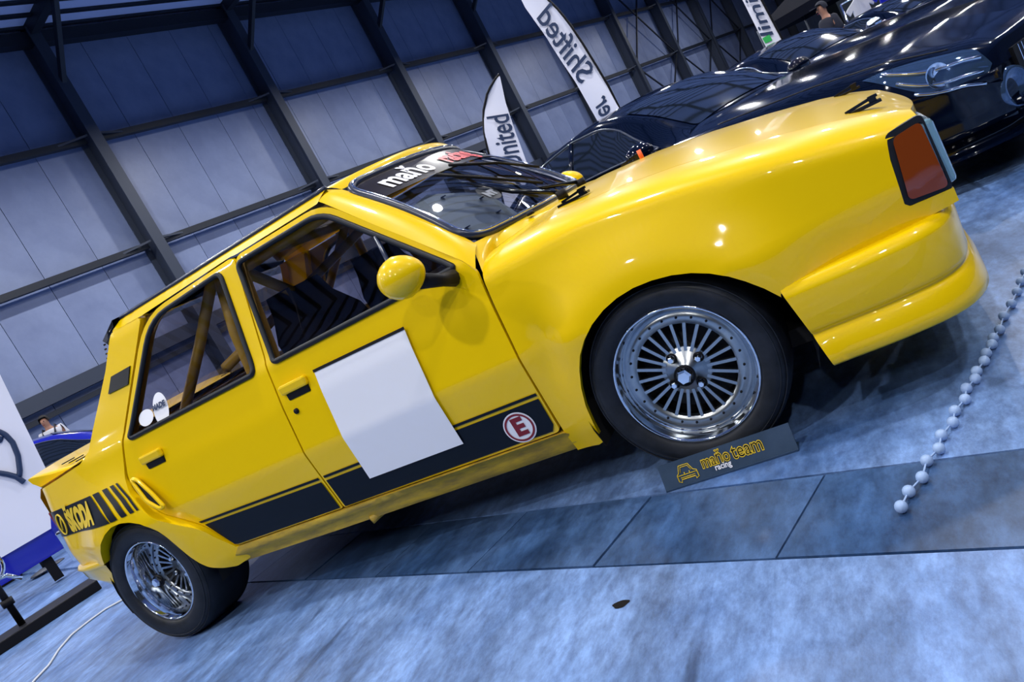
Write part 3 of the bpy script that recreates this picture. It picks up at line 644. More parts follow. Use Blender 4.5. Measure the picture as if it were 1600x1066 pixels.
# ------------------------------------------------------------------ wheels (children of the car)
def wheel(loc, camber, steer, R, lip, width, dish, side_sign, nm):
    w = empty(nm, loc); w.parent = car
    w.rotation_euler = (camber, 0, steer if side_sign < 0 else math.pi+steer)
    # local: outer face towards -Y ; lip plane at y=0
    k = lip
    prof = [(k*1.0, .0), (k*1.03, -.012), (k*1.10, -.018), ((k+R)/2, -.022), (R*.93, -.014), (R*.975, .008), (R*.995, .04), (R, .07), (R, width-.07), (R*.99, width-.03), (R*.93, width), (k, width)]
    # smooth the profile
    P = np.array(prof); t = np.arange(len(P)); tt = np.linspace(0, len(P)-1, 40); P = np.stack([I(tt, t, P[:, 0]), I(tt, t, P[:, 1])], 1)
    for _ in range(2): P[1:-1] = .25*P[:-2]+.5*P[1:-1]+.25*P[2:]
    v, f = lathe_v([tuple(q) for q in P], 64); ty = obj('tyre', v, [q[::-1] for q in f], 'tyre', w)
    for rr in (R*.955, R*.90, k*1.13):
        v, f = tube_v([(rr*math.cos(a), -.016 if rr < R*.93 else -.006, rr*math.sin(a)) for a in np.linspace(0, 2*math.pi, 64, endpoint=False)], .0025, 5, True); obj('sidewall_rib', v, f, 'tyre', ty)
    lipp = [(k*1.015, .006), (k*1.01, -.006), (k*.985, -.009), (k*.965, -.002), (k*.945, .010), (k*.93, .014), (k*.92, dish*.6), (k*.90, dish*.85), (k*.87, dish)]
    v, f = lathe_v(lipp, 64); obj('rim_lip', v, f, 'chrome', w)
    ri, ro = k*.69, k*.875
    v, f = lathe_v([(ro, dish-.002), (ro*.99, dish-.006), (ri*1.01, dish-.006), (ri, dish), (ri, dish+.016)], 64); face = obj('rim_flange', v, f, 'rim_face', w)
    v, f = lathe_v([(k*.95, .02), (k*.86, dish), (k*.84, width*.9)], 48); obj('rim_barrel', v, f, 'chrome', w)
    hb = lathe_v([(0, dish-.012), (k*.13, dish-.012), (k*.14, dish-.004), (k*.34, dish-.002), (k*.36, dish+.004), (k*.36, dish+.03)], 40); obj('hub', *hb, 'rim_face', w)
    NS = 24; sp = None
    for q in range(NS):
        an = 2*math.pi*(q+.5)/NS
        if sp is None:
            v, f = join([bar_v((k*.29, dish+.004, 0), (ri*1.02, dish, 0), .0092, .014, (0, 1, 0))]); o = obj('spoke', v, f, 'rim_face', w, False); sp = o.data; o.rotation_euler = (0, an, 0)
        else: share('spoke', sp, w, rot=(0, an, 0))
    rv_ = None
    for q in range(NS):
        an = 2*math.pi*q/NS; r_ = k*.785; lc = (r_*math.cos(an), dish-.006, r_*math.sin(an))
        if rv_ is None:
            v, f = lathe_v([(0, -.004), (.0035, -.004), (.0042, .001)], 8); o = obj('rim_bolt', v, f, 'black', w); o.location = lc; rv_ = o.data
        else: share('rim_bolt', rv_, w, lc)
    for q in range(4):
        an = 2*math.pi*(q+.3)/4; r_ = k*.265; o = obj('wheel_nut', *lathe_v([(0, -.020), (.008, -.020), (.010, -.016), (.010, .002)], 6), 'chrome', w, False); o.location = (r_*math.cos(an), dish-.004, r_*math.sin(an))
        o = obj('nut_seat', *lathe_v([(.010, .001), (.014, -.004), (.0165, .002)], 16), 'black', w); o.location = (r_*math.cos(an), dish-.004, r_*math.sin(an))
    obj('centre_cap', *lathe_v([(0, -.028), (k*.085, -.028), (k*.11, -.020), (k*.12, .0)], 6), 'chrome', w, False); obj('cap_ring', *lathe_v([(k*.115, -.006), (k*.145, -.012), (k*.15, .0)], 24), 'black', w)
    obj('brake_disc', *lathe_v([(0, dish+.075), (k*.68, dish+.075), (k*.68, dish+.095), (0, dish+.095)], 40), 'steel_dark', w)
    v, f = box_v((k*.40, dish+.06, k*.33), (.10, .06, .14)); obj('brake_caliper', v, f, 'black', w, False)
    obj('wheel_back', *lathe_v([(0, dish+.12), (R*.9, dish+.12)], 32), 'dark', w)
    return w
wheel((2.4, -.80, .29), 0, -.008, .29, .2075, .215, .040, -1, 'front_wheel'); wheel((2.4, .80, .29), 0, 0, .29, .2075, .215, .040, 1, 'front_wheel')
wheel((0, -.805, .278), -.055, -.02, .278, .182, .25, .125, -1, 'rear_wheel'); wheel((0, .805, .278), .055, 0, .278, .182, .25, .125, 1, 'rear_wheel')

# ================================================================== name board, floor cable, chain
nb = empty('name_board', (2.4125, -.875, 0)); tag(nb, 'small dark blue team name board leaning against the front tyre', 'sign')
bx = np.array([1., .008, 0]); bx /= np.linalg.norm(bx); bu = np.array([0, .027, .074]); bl = np.linalg.norm(bu); bu /= bl; bn = np.cross(bx, bu)
v, f = box_v(bu*bl/2, (.395, bl, .006), (bx, bu, bn)); o = obj('board', v, f, 'board', nb, False)
v, f = box_v((0, .02, .003), (.395, .05, .005)); obj('board_foot', v, f, 'board', nb, False)
bp0 = bu*bl*.5+bn*.0045
def btext(body, x, y, size, m, bold=0, off=0, sx=1): return text('lettering', body, bp0+bx*x+bu*y+bn*off, bx, bu, size, m, nb, bold, sx)
btext('maňo', -.027, .009, .050, 'yellow_print', .0022, 0, .74); btext('maňo', -.027, .009, .050, 'black', -.0004, .0006, .74)
btext('team', .068, .010, .060, 'yellow_print', .0022, 0, .76); btext('team', .068, .010, .060, 'black', -.0004, .0006, .76)
btext('racing', -.012, -.015, .024, 'white_decal', .0006, .0012, .85)
cl = [(-.05, -.022), (-.05, -.004), (-.040, .002), (-.030, .022), (.016, .022), (.032, .002), (.047, -.002), (.05, -.022), (.036, -.026), (.034, -.018), (-.034, -.018), (-.036, -.026)]
tube('car_print', [bp0+bx*(-.118+.62*a)+bu*(b*1.0) for a, b in cl], .0016, 'yellow_print', nb, 5, True)
for seg in ([(-.030, .002), (-.024, .017), (.012, .017), (.024, .002)], [(-.046, -.006), (.046, -.006)], [(-.036, -.013), (.036, -.013)], [(-.012, .001), (-.014, -.006)], [(.012, .001), (.014, -.006)]):
    tube('car_print', [bp0+bx*(-.118+.62*a)+bu*b for a, b in seg], .0013, 'yellow_print', nb, 5)
cpts = [on_floor(p, .006) for p in [(40, 1080), (55, 1062), (76, 1040), (92, 1015), (112, 992), (140, 970), (165, 952), (198, 934), (240, 905)]]
tag(tube('floor_cable', resamp3(cpts, 40), .006, 'cable', None, 6), 'thin white cable running across the floor behind the rear wheel', 'cable')
ch = empty('barrier_chain', (0, 0, 0)); tag(ch, 'string of pale beads shaped as blurred highlights of a barrier chain on the right floor', 'chain')  # solid beads stand in for out-of-focus highlights on a chain near the lens
cpx = [(1408, 792), (1420, 768), (1441, 746), (1448, 720), (1467, 701), (1471, 680), (1489, 660), (1492, 642), (1508, 624), (1510, 607), (1524, 592), (1526, 580), (1538, 564), (1541, 552), (1550, 538), (1552, 528), (1562, 515), (1568, 494), (1580, 475), (1589, 456), (1595, 440), (1602, 425), (1612, 405)]
bm_ = None
for q in cpx:
    P = on_floor(q, .015)
    if bm_ is None:
        v, f = lathe_v([(0, -.013), (.008, -.0115), (.013, -.005), (.0135, 0), (.013, .005), (.008, .0115), (0, .013)], 14); o = obj('highlight_bead', v, f, 'chain_pale', ch); bm_ = o.data; o.location = P
    else: share('highlight_bead', bm_, ch, P)
tube('cord', [on_floor(q, .013) for q in cpx], .0025, 'chain_pale', ch, 5)
rs = on_floor((970, 945)); 
stain = obj('floor_stain', [(rs[0]+.022*math.cos(a)*(1+.2*math.sin(3*a)), rs[1]+.015*math.sin(a), .0012) for a in np.linspace(0, 2*math.pi, 18, endpoint=False)], [tuple(range(18))], 'black', floor, False)

# ================================================================== dark coupes behind
def coupe(nm, loc, heading, label, paint, zs=1.0, group=None, detail=True, mirror_m='car_paint_black'):
    c = empty(nm, loc, heading); tag(c, label, 'car', group); c.scale = (1, 1, zs)
    L_ = 4.4
    xw = [-4.4, -4.3, -4.0, -3.5, -2.0, -.8, -.4, -.15, -.04, 0]
    wf = lambda x: I(x, xw, [.66, .76, .86, .90, .89, .90, .87, .78, .70, .64])
    zsf = lambda x: I(x, [-4.4, -4.2, -3.6, -3.0, -1.9, -1.4, -.8, -.4, -.1, 0], [.74, .83, .87, .86, .82, .79, .745, .69, .60, .54])
    ztf = lambda x: zsf(x)+I(x, [-4.4, -1.5, -.6, 0], [.02, .06, .05, .02])
    def ctrl(x):
        w, zs_, zt_ = wf(x), zsf(x), ztf(x); zb = I(x, [-4.4, -3.9, -.5, 0], [.26, .17, .17, .20])
        return np.stack([np.stack([0*w, zt_]), np.stack([.5*w, zt_-.008]), np.stack([.8*w, zs_+.012]), np.stack([.93*w, zs_-.03]), np.stack([w, zs_-.15]), np.stack([w, 0*w+.46]), np.stack([.985*w, 0*w+.32]), np.stack([.94*w, zb]), np.stack([.5*w, zb]), np.stack([0*w, zb])])
    def B(x, q, sg=-1, off=0.):
        x = np.asarray(x, float); q = np.asarray(q, float); K = ctrl(x); i = np.clip(np.floor(q).astype(int), 0, 8); t = q-i; n = np.arange(len(x))
        g = lambda k: K[np.clip(k, 0, 9), :, n]
        p0, p1, p2, p3 = g(i-1), g(i), g(i+1), g(i+2); t = t[:, None]
        p = .5*(2*p1+(p2-p0)*t+(2*p0-5*p1+4*p2-p3)*t*t+(3*p1-p0-3*p2+p3)*t**3)
        return np.stack([x, sg*(p[:, 0]*(1+off)), p[:, 1]+off*.3], 1)
    xs = np.r_[np.linspace(-4.4, -.5, 44), np.linspace(-.45, 0, 16)]; qs = np.linspace(0, 9, 46)
    ring = []
    for x in xs:
        a = B(np.full(46, x), qs, -1); b = B(np.full(45, x), qs[:-1][::-1], 1); ring.append(np.vstack([a, b]))
    v, f = grid_v(np.array(ring)); m_ = 91; f = list(f)+[tuple(range(m_)), tuple((len(xs)-1)*m_+k for k in range(m_))[::-1]]
    body = obj('body', v, f, paint, c)
    T = lambda x: I(x, [-4.05, -3.7, -3.3, -2.95, -2.6, -2.3, -2.05, -1.8, -1.42], [.86, 1.0, 1.13, 1.205, 1.235, 1.225, 1.175, 1.06, .83])
    def G(x, q, off=0.):
        x = np.asarray(x, float); q = np.asarray(q, float); s_ = np.sign(q); a = np.abs(q); t_ = T(x); top = np.clip(a/.6, 0, 1); k = np.clip((a-.6)/.4, 0, 1)
        wt = I(x, [-4.05, -2.6, -1.42], [.60, .53, .60]); y = np.where(a < .6, wt*top, wt+(.79-wt)*k); z0 = t_-.045*top**2.5; z = np.where(a < .6, z0, z0+(.80-z0)*k+.02*np.sin(math.pi*k))
        return np.stack([x-.25, s_*y*(1+off), z+off*.8], 1)
    xs2 = np.linspace(-4.05, -1.42, 40); q2 = np.linspace(-1, 1, 41)
    v, f = grid_v(np.array([G(np.full(41, x), q2) for x in xs2])); obj('cabin', v, f, paint, c)
    wsg = roundp([(-1.50, -.54), (-1.50, .54), (-2.07, .53), (-2.07, -.53)], .05); panel('windscreen', wsg, lambda x, q: G(x, q, .008), 'car_glass', c, h=.08, flange=0)
    panel('rear_screen', roundp([(-3.95, -.5), (-3.95, .5), (-3.25, .5), (-3.25, -.5)], .05), lambda x, q: G(x, q, .008), 'car_glass', c, h=.08, flange=0)
    for sg in (-1, 1):
        sw_ = roundp([(-1.66, sg*.95), (-2.12, sg*.665), (-2.7, sg*.64), (-3.2, sg*.67), (-3.55, sg*.90), (-3.5, sg*.95)], [.03, .15, .2, .2, .05, .02])
        g = panel('side_window', sw_, lambda x, q: G(x, q, .010), 'car_glass', c, h=.07, flange=0); q = resample(sw_, .06); tube('window_trim', G(q[:, 0], q[:, 1], .012), .008, 'chrome' if detail != 1 else 'trim', g, 6, True)
        P = G(np.array([-2.62, -2.60]), np.array([sg*.655, sg*.95]), .014); tube('window_pillar', P, .022, paint, g, 6)
        V, F = [], []
        for i in range(9):
            th = math.pi*i/8
            for k in range(14): V.append((-1.91+.075*math.cos(th), sg*.96+.115*math.sin(th)*math.cos(2*math.pi*k/14), .862+.068*math.sin(th)*math.sin(2*math.pi*k/14)))
        for i in range(8):
            for k in range(14): F.append((i*14+k, i*14+(k+1) % 14, (i+1)*14+(k+1) % 14, (i+1)*14+k))
        mo = obj('mirror', V, F, mirror_m, c); tube('mirror_arm', [(-1.91, sg*.89, .84), (-1.93, sg*.78, .80)], .02, paint, mo, 8)
        # headlamp, crease, fog bowl
        hl = roundp([(-.50, 3.0), (-.26, 2.6), (-.06, 2.5), (-.015, 3.3), (-.06, 4.15), (-.24, 4.0)], .02); hp_ = panel('headlamp', hl, lambda x, q: B(x, q, sg, .006), 'lens_dark', c, h=.04, flange=0, flip=sg > 0)
        for qv in (3.0, 3.45, 3.95): xx = np.linspace(-.40+.12*(qv-3), -.04, 14); tube('lamp_strip', B(xx, np.full(14, qv)+.25*np.sin(np.linspace(0, 3, 14)), sg, .010), .010, 'chrome', hp_, 5)
        o = obj('lamp_bowl', *lathe_v([(.0, .0), (.04, -.01), (.055, -.03), (.06, -.03)], 20), 'chrome', hp_); p_ = B(np.array([-.20]), np.array([3.45]), sg, .004)[0]; o.location = p_; o.rotation_euler = (0, 0, math.radians(90+sg*35))
        fg = (.0, sg*.56, .33); o = obj('fog_lamp', *lathe_v([(.0, .02), (.05, .0), (.085, -.02), (.10, -.02), (.11, .01)], 24), 'lens_dark', c); o.location = fg; o.rotation_euler = (0, 0, math.radians(90+sg*12))
        tube('body_crease', B(np.linspace(-3.9, -.6, 30), np.full(30, 3.9), sg, .002), .006, paint, body, 5)
        xx = np.linspace(-1.45, -.16, 24); tube('bonnet_line', B(xx, np.full(24, 2.15), sg, .001), .004, 'black', body, 4)
        for wx in (-.85, -3.45):
            w_ = obj('wheel', *lathe_v([(0, -.02), (.10, -.03), (.20, -.02), (.215, -.045), (.24, -.05), (.31, -.03), (.325, .02), (.325, .18)], 36), 'tyre', c); w_.location = (wx, sg*.88, .325/zs if zs < 1 else .325); w_.rotation_euler = (0, 0, 0 if sg < 0 else math.pi)
            o = obj('arch', *lathe_v([(0, -.012), (.36, -.012)], 30), 'dark', w_)
            o = obj('rim', *lathe_v([(0, -.05), (.05, -.05), (.06, -.03), (.19, -.035), (.215, -.055)], 10), 'rim_face', w_)
    v, f = sweep('l', [(-.55, -.90), (-.20, -.84), (-.02, -.70), (.03, -.40), (.04, 0)], [(.24, -.03), (.235, .012), (.20, .03), (.165, .035), (.155, .0), (.155, -.1)], paint, c); obj('front_lip', v, f, paint, c)
    gr = box('grille', (.004, 0, .40), (.03, .95, .20), 'black', c)
    for k in range(22): box('grille_slat', (.024, -.44+k*.042, .40), (.012, .007, .20), 'chrome', gr)
    box('bumper_bar', (.02, 0, .275), (.05, 1.25, .035), paint, c, bevel=.01)
    return c
mat('lens_dark', (.05, .10, .20), .05, .6, 1)
coupe('black_coupe', (4.06, 1.955, 0), math.radians(-32), 'glossy black low coupe parked directly behind the yellow saloon', 'car_paint_black', 1.0, detail=1)
coupe('black_coupe', (4.66, 5.90, 0), math.radians(-40), 'black coupe with chrome window trim and chrome mirror behind the nearest black coupe', 'car_paint_black', .985, detail=2, mirror_m='chrome')
coupe('black_coupe', (6.3, 11.3, 0), math.radians(-40), 'farthest dark coupe at the top right under the clothes rail', 'car_paint_black', .86, detail=2)
coupe('blue_car', (-5.0, 5.4, 0), math.radians(58), 'dark blue car behind the rear deck of the yellow saloon', 'blue_paint', 1.02, detail=1)

# ================================================================== flags
UP = np.array([0, 0, 1.])
def view_plane(px, dist):
    P = at_dist(px, dist); h = P-CAM; h[2] = 0; h /= np.linalg.norm(h); return P, h
def on_plane(px, P, n):
    d = ray(px); return CAM+d*(((P-CAM)@n)/(d@n))
def feather(nm, label, pxs, anchor, dist, pole_px, group=None):
    P, n = view_plane(anchor, dist); r = np.cross(n, UP)
    Q = [on_plane(p, P, n) for p in pxs]; uv = [((q-P)@r, (q-P)@UP) for q in Q]
    pole = [on_plane(p, P, n) for p in pole_px]; base = pole[-1].copy(); base[2] = 0
    root = empty(nm, tuple(base)); tag(root, label, 'flag', group)
    A = np.array(uv); ar = np.sum(A[:, 0]*np.roll(A[:, 1], -1)-np.roll(A[:, 0], -1)*A[:, 1]); poly = uv if ar > 0 else uv[::-1]
    def S(a, b): return P[None]+a[:, None]*r[None]+b[:, None]*UP[None]+n[None]*(.015*np.sin(a*9+b*4))[:, None]-base[None]
    cloth = panel('flag_cloth', roundp(poly, .02, 2), S, 'flag', root, h=.06, flange=.006, inward=tuple(n), flip=True)
    pp = [q-base for q in pole]+[np.array([0, 0, .02])]; tube('flag_pole', resamp3(pp, 30), .014, 'black', root, 8); v, f = join([box_v((0, 0, .015), (.5, .06, .03)), ]); obj('flag_base', v, f, 'black', root, False)
    v, f = box_v((0, 0, .0155), (.06, .5, .028)); obj('flag_base', v, f, 'black', root, False)
    return root, P, n, r, base
def flag_text(fl, body, px0, px1, size, m, mirrored=False, sy=1.0):
    root, P, n, r, base = fl; a = on_plane(px0, P, n); b = on_plane(px1, P, n); ax = b-a; L_ = np.linalg.norm(ax); ax /= L_; ay = np.cross(n, ax) if mirrored else np.cross(ax, n)
    V, F = text_v(body, 1.0, .012); V = np.array(V); wd = V[:, 0].max()-V[:, 0].min(); s_ = L_/wd; V = (V-np.array([(V[:, 0].max()+V[:, 0].min())/2, 0]))
    sh = .25*V[:, 1]
    obj('flag_print', [(a+b)/2-base-n*.022+ax*(v_[0]+(.22*v_[1]))*s_+ay*v_[1]*size*sy for v_ in V], F, m, root, False)
f1 = feather('feather_flag', 'white pointed feather flag reading United behind the windscreen', [(781, 118), (790, 160), (805, 205), (826, 262), (845, 320), (790, 325), (772, 262), (764, 240), (757, 205), (756, 175), (762, 147), (770, 130)], (780, 190), 9.5, [(780, 116), (769, 130), (761, 147), (755, 175), (756, 205), (763, 240), (771, 262), (789, 325), (815, 400)])
flag_text(f1, 'United', (803, 262), (779, 180), .36, 'ink')
f2 = feather('feather_flag', 'tall white feather flag with mirrored blue script behind the black coupe roof', [(795, -40), (820, 11), (852, 56), (876, 94), (899, 128), (934, 190), (950, 222), (995, 222), (970, 173), (951, 135), (932, 103), (908, 64), (889, 36), (874, 17), (857, 0), (825, -30)], (890, 90), 10.0, [(795, -40), (825, -30), (857, 0), (874, 17), (889, 36), (908, 64), (932, 103), (951, 135), (970, 173), (995, 222), (1040, 300)])
flag_text(f2, 'Shifted', (917, 122), (848, 18), .34, 'ink', True); flag_text(f2, 'er', (950, 178), (938, 152), .32, 'ink', True)
f3 = feather('banner_flag', 'straight white banner flag with blue letters and green blocks above the black cars', [(1140, -30), (1160, 0), (1199, 78), (1206, 92), (1232, 80), (1225, 66), (1190, 0), (1172, -30)], (1190, 40), 12.2, [(1172, -30), (1190, 0), (1225, 66), (1240, 95)])
flag_text(f3, 'limit', (1200, 55), (1166, -18), .22, 'ink', False)
for p4 in ([(1191, 60), (1202, 54), (1207, 63), (1196, 68)], [(1198, 72), (1210, 66), (1214, 72), (1202, 77)]):
    root, P, n, r, base = f3; obj('flag_print', [on_plane(p, P, n)-base-n*.024 for p in p4], [(0, 1, 2, 3)], 'green', root, False)
# big white banner, left edge
root = None
P, n = view_plane((30, 800), 8.0); r = np.cross(n, UP); Q = [on_plane(p, P, n) for p in [(80, 826), (73, 735), (0, 585)]]
br = Q[0]; lz = br[2]
rootp = br.copy(); rootp[2] = 0; bn_ = empty('white_banner', tuple(rootp)); tag(bn_, 'large white stand banner with dark curved lettering at the left edge', 'banner')
def bpnt(q): return (q-P)@r, (q-P)@UP
b0_, b1_, b2_ = [bpnt(q) for q in Q]
poly = [(b0_[0]-3.0, b0_[1]), b0_, b1_, b2_, (b2_[0]-.1, b2_[1]+1.6), (b0_[0]-3.0, b2_[1]+1.6)]
panel('banner_sheet', poly, lambda a, b: P[None]+a[:, None]*r[None]+b[:, None]*UP[None]+n[None]*(.006*np.sin(a*7+b*5))[:, None]-rootp[None], 'flag', bn_, h=.12, flange=.02, inward=tuple(n))
for st in ([(-8, 672), (8, 679), (20, 692), (28, 712), (31, 735), (30, 745)], [(-10, 738), (10, 741), (25, 745), (38, 754)], [(-6, 690), (0, 688), (1, 682)]):
    tube('banner_print', resamp3([on_plane(p, P, n)-rootp-n*.012 for p in st], 20), .022, 'ink', bn_, 6)
AXB = (r, n, UP)
v, f = box_v(-r*1.5+n*.10+UP*(lz*.76), (3.0, .16, lz*.5), AXB); obj('banner_base', v, f, 'blue_paint', bn_, False)
for k in (.15, 1.5, 2.9):
    v, f = box_v(-r*k+n*.12+UP*.12, (.08, .12, .24), AXB); obj('banner_foot', v, f, 'black', bn_, False)
# barrier stands
s1 = empty('barrier_stand', (-2.62, .03, 0), math.radians(62)); tag(s1, 'black post on a long flat black base at the lower left corner', 'stand')
box('stand_base', (0, 0, .035), (1.0, .30, .07), 'black', s1, bevel=.006); tube('stand_post', [(.02, .0, .07), (.02, 0, .72)], .022, 'black', s1, 12); tube('post_collar', [(.02, 0, .22), (.02, 0, .27)], .038, 'black', s1, 12)
tube('post_bracket', [(.02, 0, .42), (.10, 0, .40), (.16, 0, .33)], .014, 'chrome', s1, 8); tube('post_hoop', [(.02+.10*math.cos(a), .03, .50+.10*math.sin(a)) for a in np.linspace(0, 2*math.pi, 20, endpoint=False)], .012, 'chrome', s1, 6, True)
s2 = empty('barrier_stand', (-5.06, 1.83, 0), math.radians(62)); tag(s2, 'short dark post on a small foot in front of the white banner', 'stand')
v, f = lathe_v([(0, .03), (.06, .03), (.16, .01), (.17, 0), (0, 0)], 24); o = obj('stand_foot', [(x, z, y) for x, y, z in v], f, 'steel', s2); tube('stand_post', [(0, 0, .02), (0, 0, .42)], .035, 'steel_dark', s2, 12)

# ================================================================== people
def skin_mesh(name, J, E_, R_, material, parent, root=0, sub=1):
    me = bpy.data.meshes.new(name); me.from_pydata([tuple(j) for j in J], E_, []); o = bpy.data.objects.new(name, me); COL.objects.link(o)
    sm = o.modifiers.new('skin', 'SKIN'); sm.use_smooth_shade = True
    for i, vv in enumerate(me.skin_vertices[0].data): vv.radius = (R_[i] if hasattr(R_[i], '__len__') else (R_[i], R_[i])); vv.use_root = (i == root)
    ss = o.modifiers.new('sub', 'SUBSURF'); ss.levels = sub; ss.render_levels = sub
    dg = bpy.context.evaluated_depsgraph_get(); m2 = bpy.data.meshes.new_from_object(o.evaluated_get(dg)); bpy.data.objects.remove(o)
    m2.materials.clear(); m2.materials.append(M[material]); m2.polygons.foreach_set('use_smooth', [True]*len(m2.polygons))
    q = bpy.data.objects.new(name, m2); COL.objects.link(q); q.parent = parent; return q
def person(loc, face, H, label, shirt, trousers, hair='hair', pack=False, cap=False):
    p = empty('person', loc, face); tag(p, label, 'person'); k = H/1.75; p.scale = (k, k, k)
    J = [(0, 0, .95), (0, 0, 1.15), (0, 0, 1.36), (0, 0, 1.46), (.01, 0, 1.53), (.02, 0, 1.63), (.01, 0, 1.70)]; R_ = [(.11, .15), (.10, .13), (.10, .15), .06, .055, (.095, .075), (.07, .055)]
    E_ = [(0, 1), (1, 2), (2, 3), (3, 4), (4, 5), (5, 6)]
    for sg in (-1, 1):
        n = len(J); J += [(0, sg*.18, 1.41), (-.02, sg*.24, 1.13), (.07, sg*.25, .90), (.10, sg*.25, .83)]; R_ += [.058, .046, .034, (.042, .020)]; E_ += [(2, n), (n, n+1), (n+1, n+2), (n+2, n+3)]
        for kf, (dx, ln) in enumerate(((.030, .07), (.012, .085), (-.008, .08), (-.026, .065), (.045, .04))):
            m = len(J); J += [(.10+dx, sg*.25, .80), (.12+dx, sg*.235, .80-ln)]; R_ += [.010, .008]; E_ += [(n+3, m), (m, m+1)]
        n = len(J); J += [(0, sg*.09, .88), (.02, sg*.10, .48), (-.01, sg*.10, .09), (.14, sg*.11, .045)]; R_ += [.085, .058, .042, (.045, .035)]; E_ += [(0, n), (n, n+1), (n+1, n+2), (n+2, n+3)]
    skin_mesh('body', J, E_, R_, 'skin', p)
    Js = [(0, 0, .90), (0, 0, 1.15), (0, 0, 1.36), (0, 0, 1.45)]; Rs = [(.135, .175), (.125, .155), (.125, .175), .085]; Es = [(0, 1), (1, 2), (2, 3)]
    for sg in (-1, 1): n = len(Js); Js += [(0, sg*.19, 1.41), (-.02, sg*.245, 1.15)]; Rs += [.082, .068]; Es += [(2, n), (n, n+1)]
    skin_mesh('shirt', Js, Es, Rs, shirt, p)
    Jt = [(0, 0, .94)]; Rt = [(.128, .17)]; Et = []
    for sg in (-1, 1): n = len(Jt); Jt += [(0, sg*.09, .86), (.02, sg*.10, .48), (-.01, sg*.10, .10)]; Rt += [.10, .075, .065]; Et += [(0, n), (n, n+1), (n+1, n+2)]
    skin_mesh('trousers', Jt, Et, Rt, trousers, p)
    V, F = [], []
    for i in range(8):
        th = .05+1.75*i/7
        for q in range(18):
            ph = 2*math.pi*q/18; lim = min(th, 1.0) if math.cos(ph) > .45 else th; V.append((.012+.108*math.sin(lim)*math.cos(ph), .092*math.sin(lim)*math.sin(ph), 1.645+.115*math.cos(lim)))
    for i in range(7):
        for q in range(18): F.append((i*18+q, i*18+(q+1) % 18, (i+1)*18+(q+1) % 18, (i+1)*18+q))
    F.append(tuple(range(18))); obj('cap' if cap else 'hair', V, F, hair, p)
    if cap:
        v, f = box_v((.14, 0, 1.69), (.10, .13, .012)); obj('cap_peak', v, f, hair, p, False)
    for sg in (-1, 1):
        v, f = lathe_v([(0, -.010), (.008, -.006), (.010, 0)], 8); o = obj('eye', v, f, 'black', p); o.location = (.108, sg*.034, 1.638); o.rotation_euler = (0, 0, math.radians(90))
    obj('nose', [(.110, -.014, 1.60), (.110, .014, 1.60), (.138, 0, 1.600), (.112, 0, 1.645)], [(0, 2, 3), (2, 1, 3), (0, 1, 2)], 'skin', p)
    obj('mouth', *box_v((.106, 0, 1.572), (.012, .045, .008)), 'red', p, False)
    if pack:
        o = box('backpack', (-.20, 0, 1.20), (.16, .30, .44), 'cloth_dark', p, bevel=.04)
        for sg in (-1, 1): tube('pack_strap', [(-.13, sg*.11, 1.40), (0, sg*.12, 1.505), (.13, sg*.115, 1.36), (.12, sg*.13, 1.12)], .016, 'cloth_dark', p, 6)
    return p
def stand_at(px, dist): q = at_dist(px, dist); return (q[0], q[1], 0), q[2]
l, z = stand_at((72, 662), 16.5); person(l, math.radians(-60), (z+.1)/.965, 'person in a white shirt with dark backpack standing by the far wall', 'shirt_white', 'jeans', pack=True)
l, z = stand_at((60, 702), 14.5); person(l, math.radians(-40), (z+.1)/.965, 'smaller person in dark clothes in front of the backpack wearer', 'cloth_dark', 'cloth_dark')
l, z = stand_at((1287, 18), 13.0); person(l, math.radians(-150), (z+.1)/.965, 'person in dark jacket and dark cap under the black canopy', 'cloth_dark', 'jeans', 'cloth_dark', cap=True)
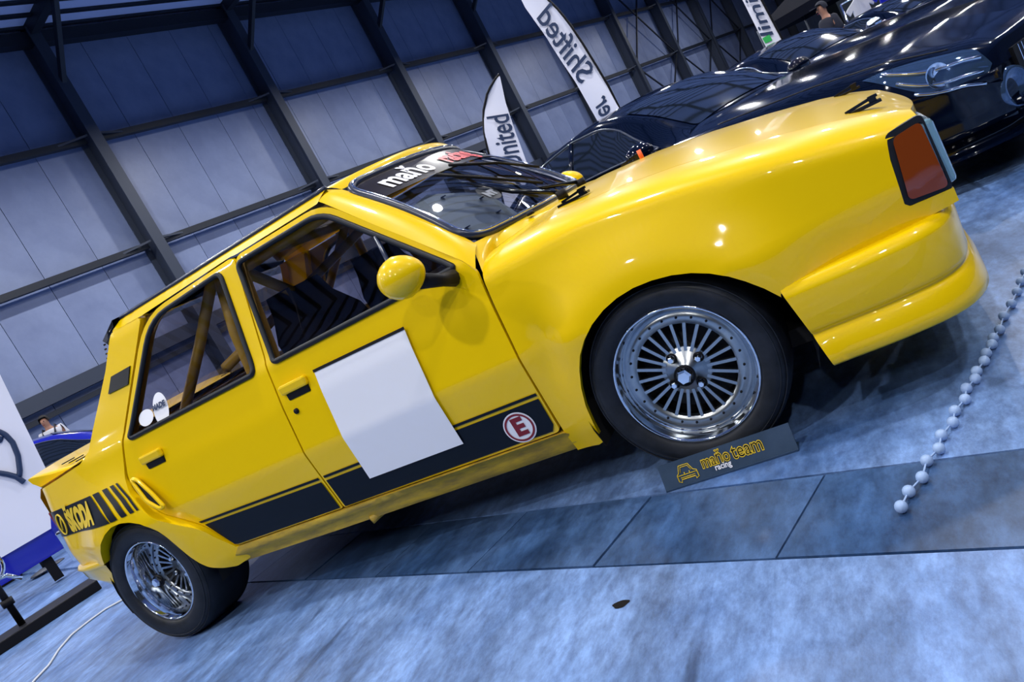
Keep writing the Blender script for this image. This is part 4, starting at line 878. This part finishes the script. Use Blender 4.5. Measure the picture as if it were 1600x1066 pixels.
# black gazebo
gz = at_dist((1310, -25), 24); gx = empty('gazebo', (gz[0], gz[1], 0), math.radians(-20)); tag(gx, 'black pop-up canopy tent standing behind the parked coupes', 'tent')
hz, ez = 2.9, 2.0
V = [(-1.7, -1.7, ez), (1.7, -1.7, ez), (1.7, 1.7, ez), (-1.7, 1.7, ez), (0, 0, hz)]; obj('canopy_roof', V, [(0, 1, 4), (1, 2, 4), (2, 3, 4), (3, 0, 4)], 'canopy', gx, False)
for k in range(4):
    a, b = np.array(V[k]), np.array(V[(k+1) % 4]); obj('valance', [a, b, b-UP*.25, a-UP*.25], [(0, 1, 2, 3)], 'canopy', gx, False); tube('tent_leg', [a, (a[0], a[1], 0)], .025, 'steel', gx, 8)
# clothes rail
cz = at_dist((1392, 4), 19.5); rl = empty('clothes_rail', (cz[0], cz[1], 0), math.radians(15)); tag(rl, 'metal clothes rail standing beyond the farthest dark coupe', 'rail')
tube('rail_bar', [(-.9, 0, 1.45), (.9, 0, 1.45)], .015, 'chrome', rl, 8)
for sx in (-.9, .9): tube('rail_post', [(sx, 0, 1.45), (sx, 0, 0)], .018, 'chrome', rl, 8); box('rail_foot', (sx, 0, .015), (.05, .6, .03), 'black', rl)
for k, (m, lb) in enumerate((('shirt_white', 'white shirt hanging leftmost on the clothes rail'), ('blue_paint', 'blue shirt hanging in the middle of the clothes rail'), ('flag', 'pale shirt hanging rightmost on the clothes rail'))):
    g = empty('hanging_shirt', (0, 0, 0)); R2 = Matrix.Rotation(math.radians(15), 3, 'Z'); off = R2 @ Vector((-.55+.55*k, 0, 0)); g.location = (cz[0]+off.x, cz[1]+off.y, 0); g.rotation_euler = (0, 0, math.radians(40)); tag(g, lb, 'shirt', 'shirts on the clothes rail')
    o = panel('shirt_cloth', [(-.10, 1.42), (-.36, 1.25), (-.30, 1.14), (-.22, 1.22), (-.23, .75), (.23, .75), (.22, 1.22), (.30, 1.14), (.36, 1.25), (.10, 1.42)][::-1], lambda a, b: np.stack([a, .03*np.sin(a*14)+0*b, b], 1), m, g, h=.06, flange=.03)
    tube('hanger', [(-.12, .01, 1.40), (0, .01, 1.43), (0, .01, 1.47), (.02, .01, 1.475)], .006, 'chrome', g, 5)
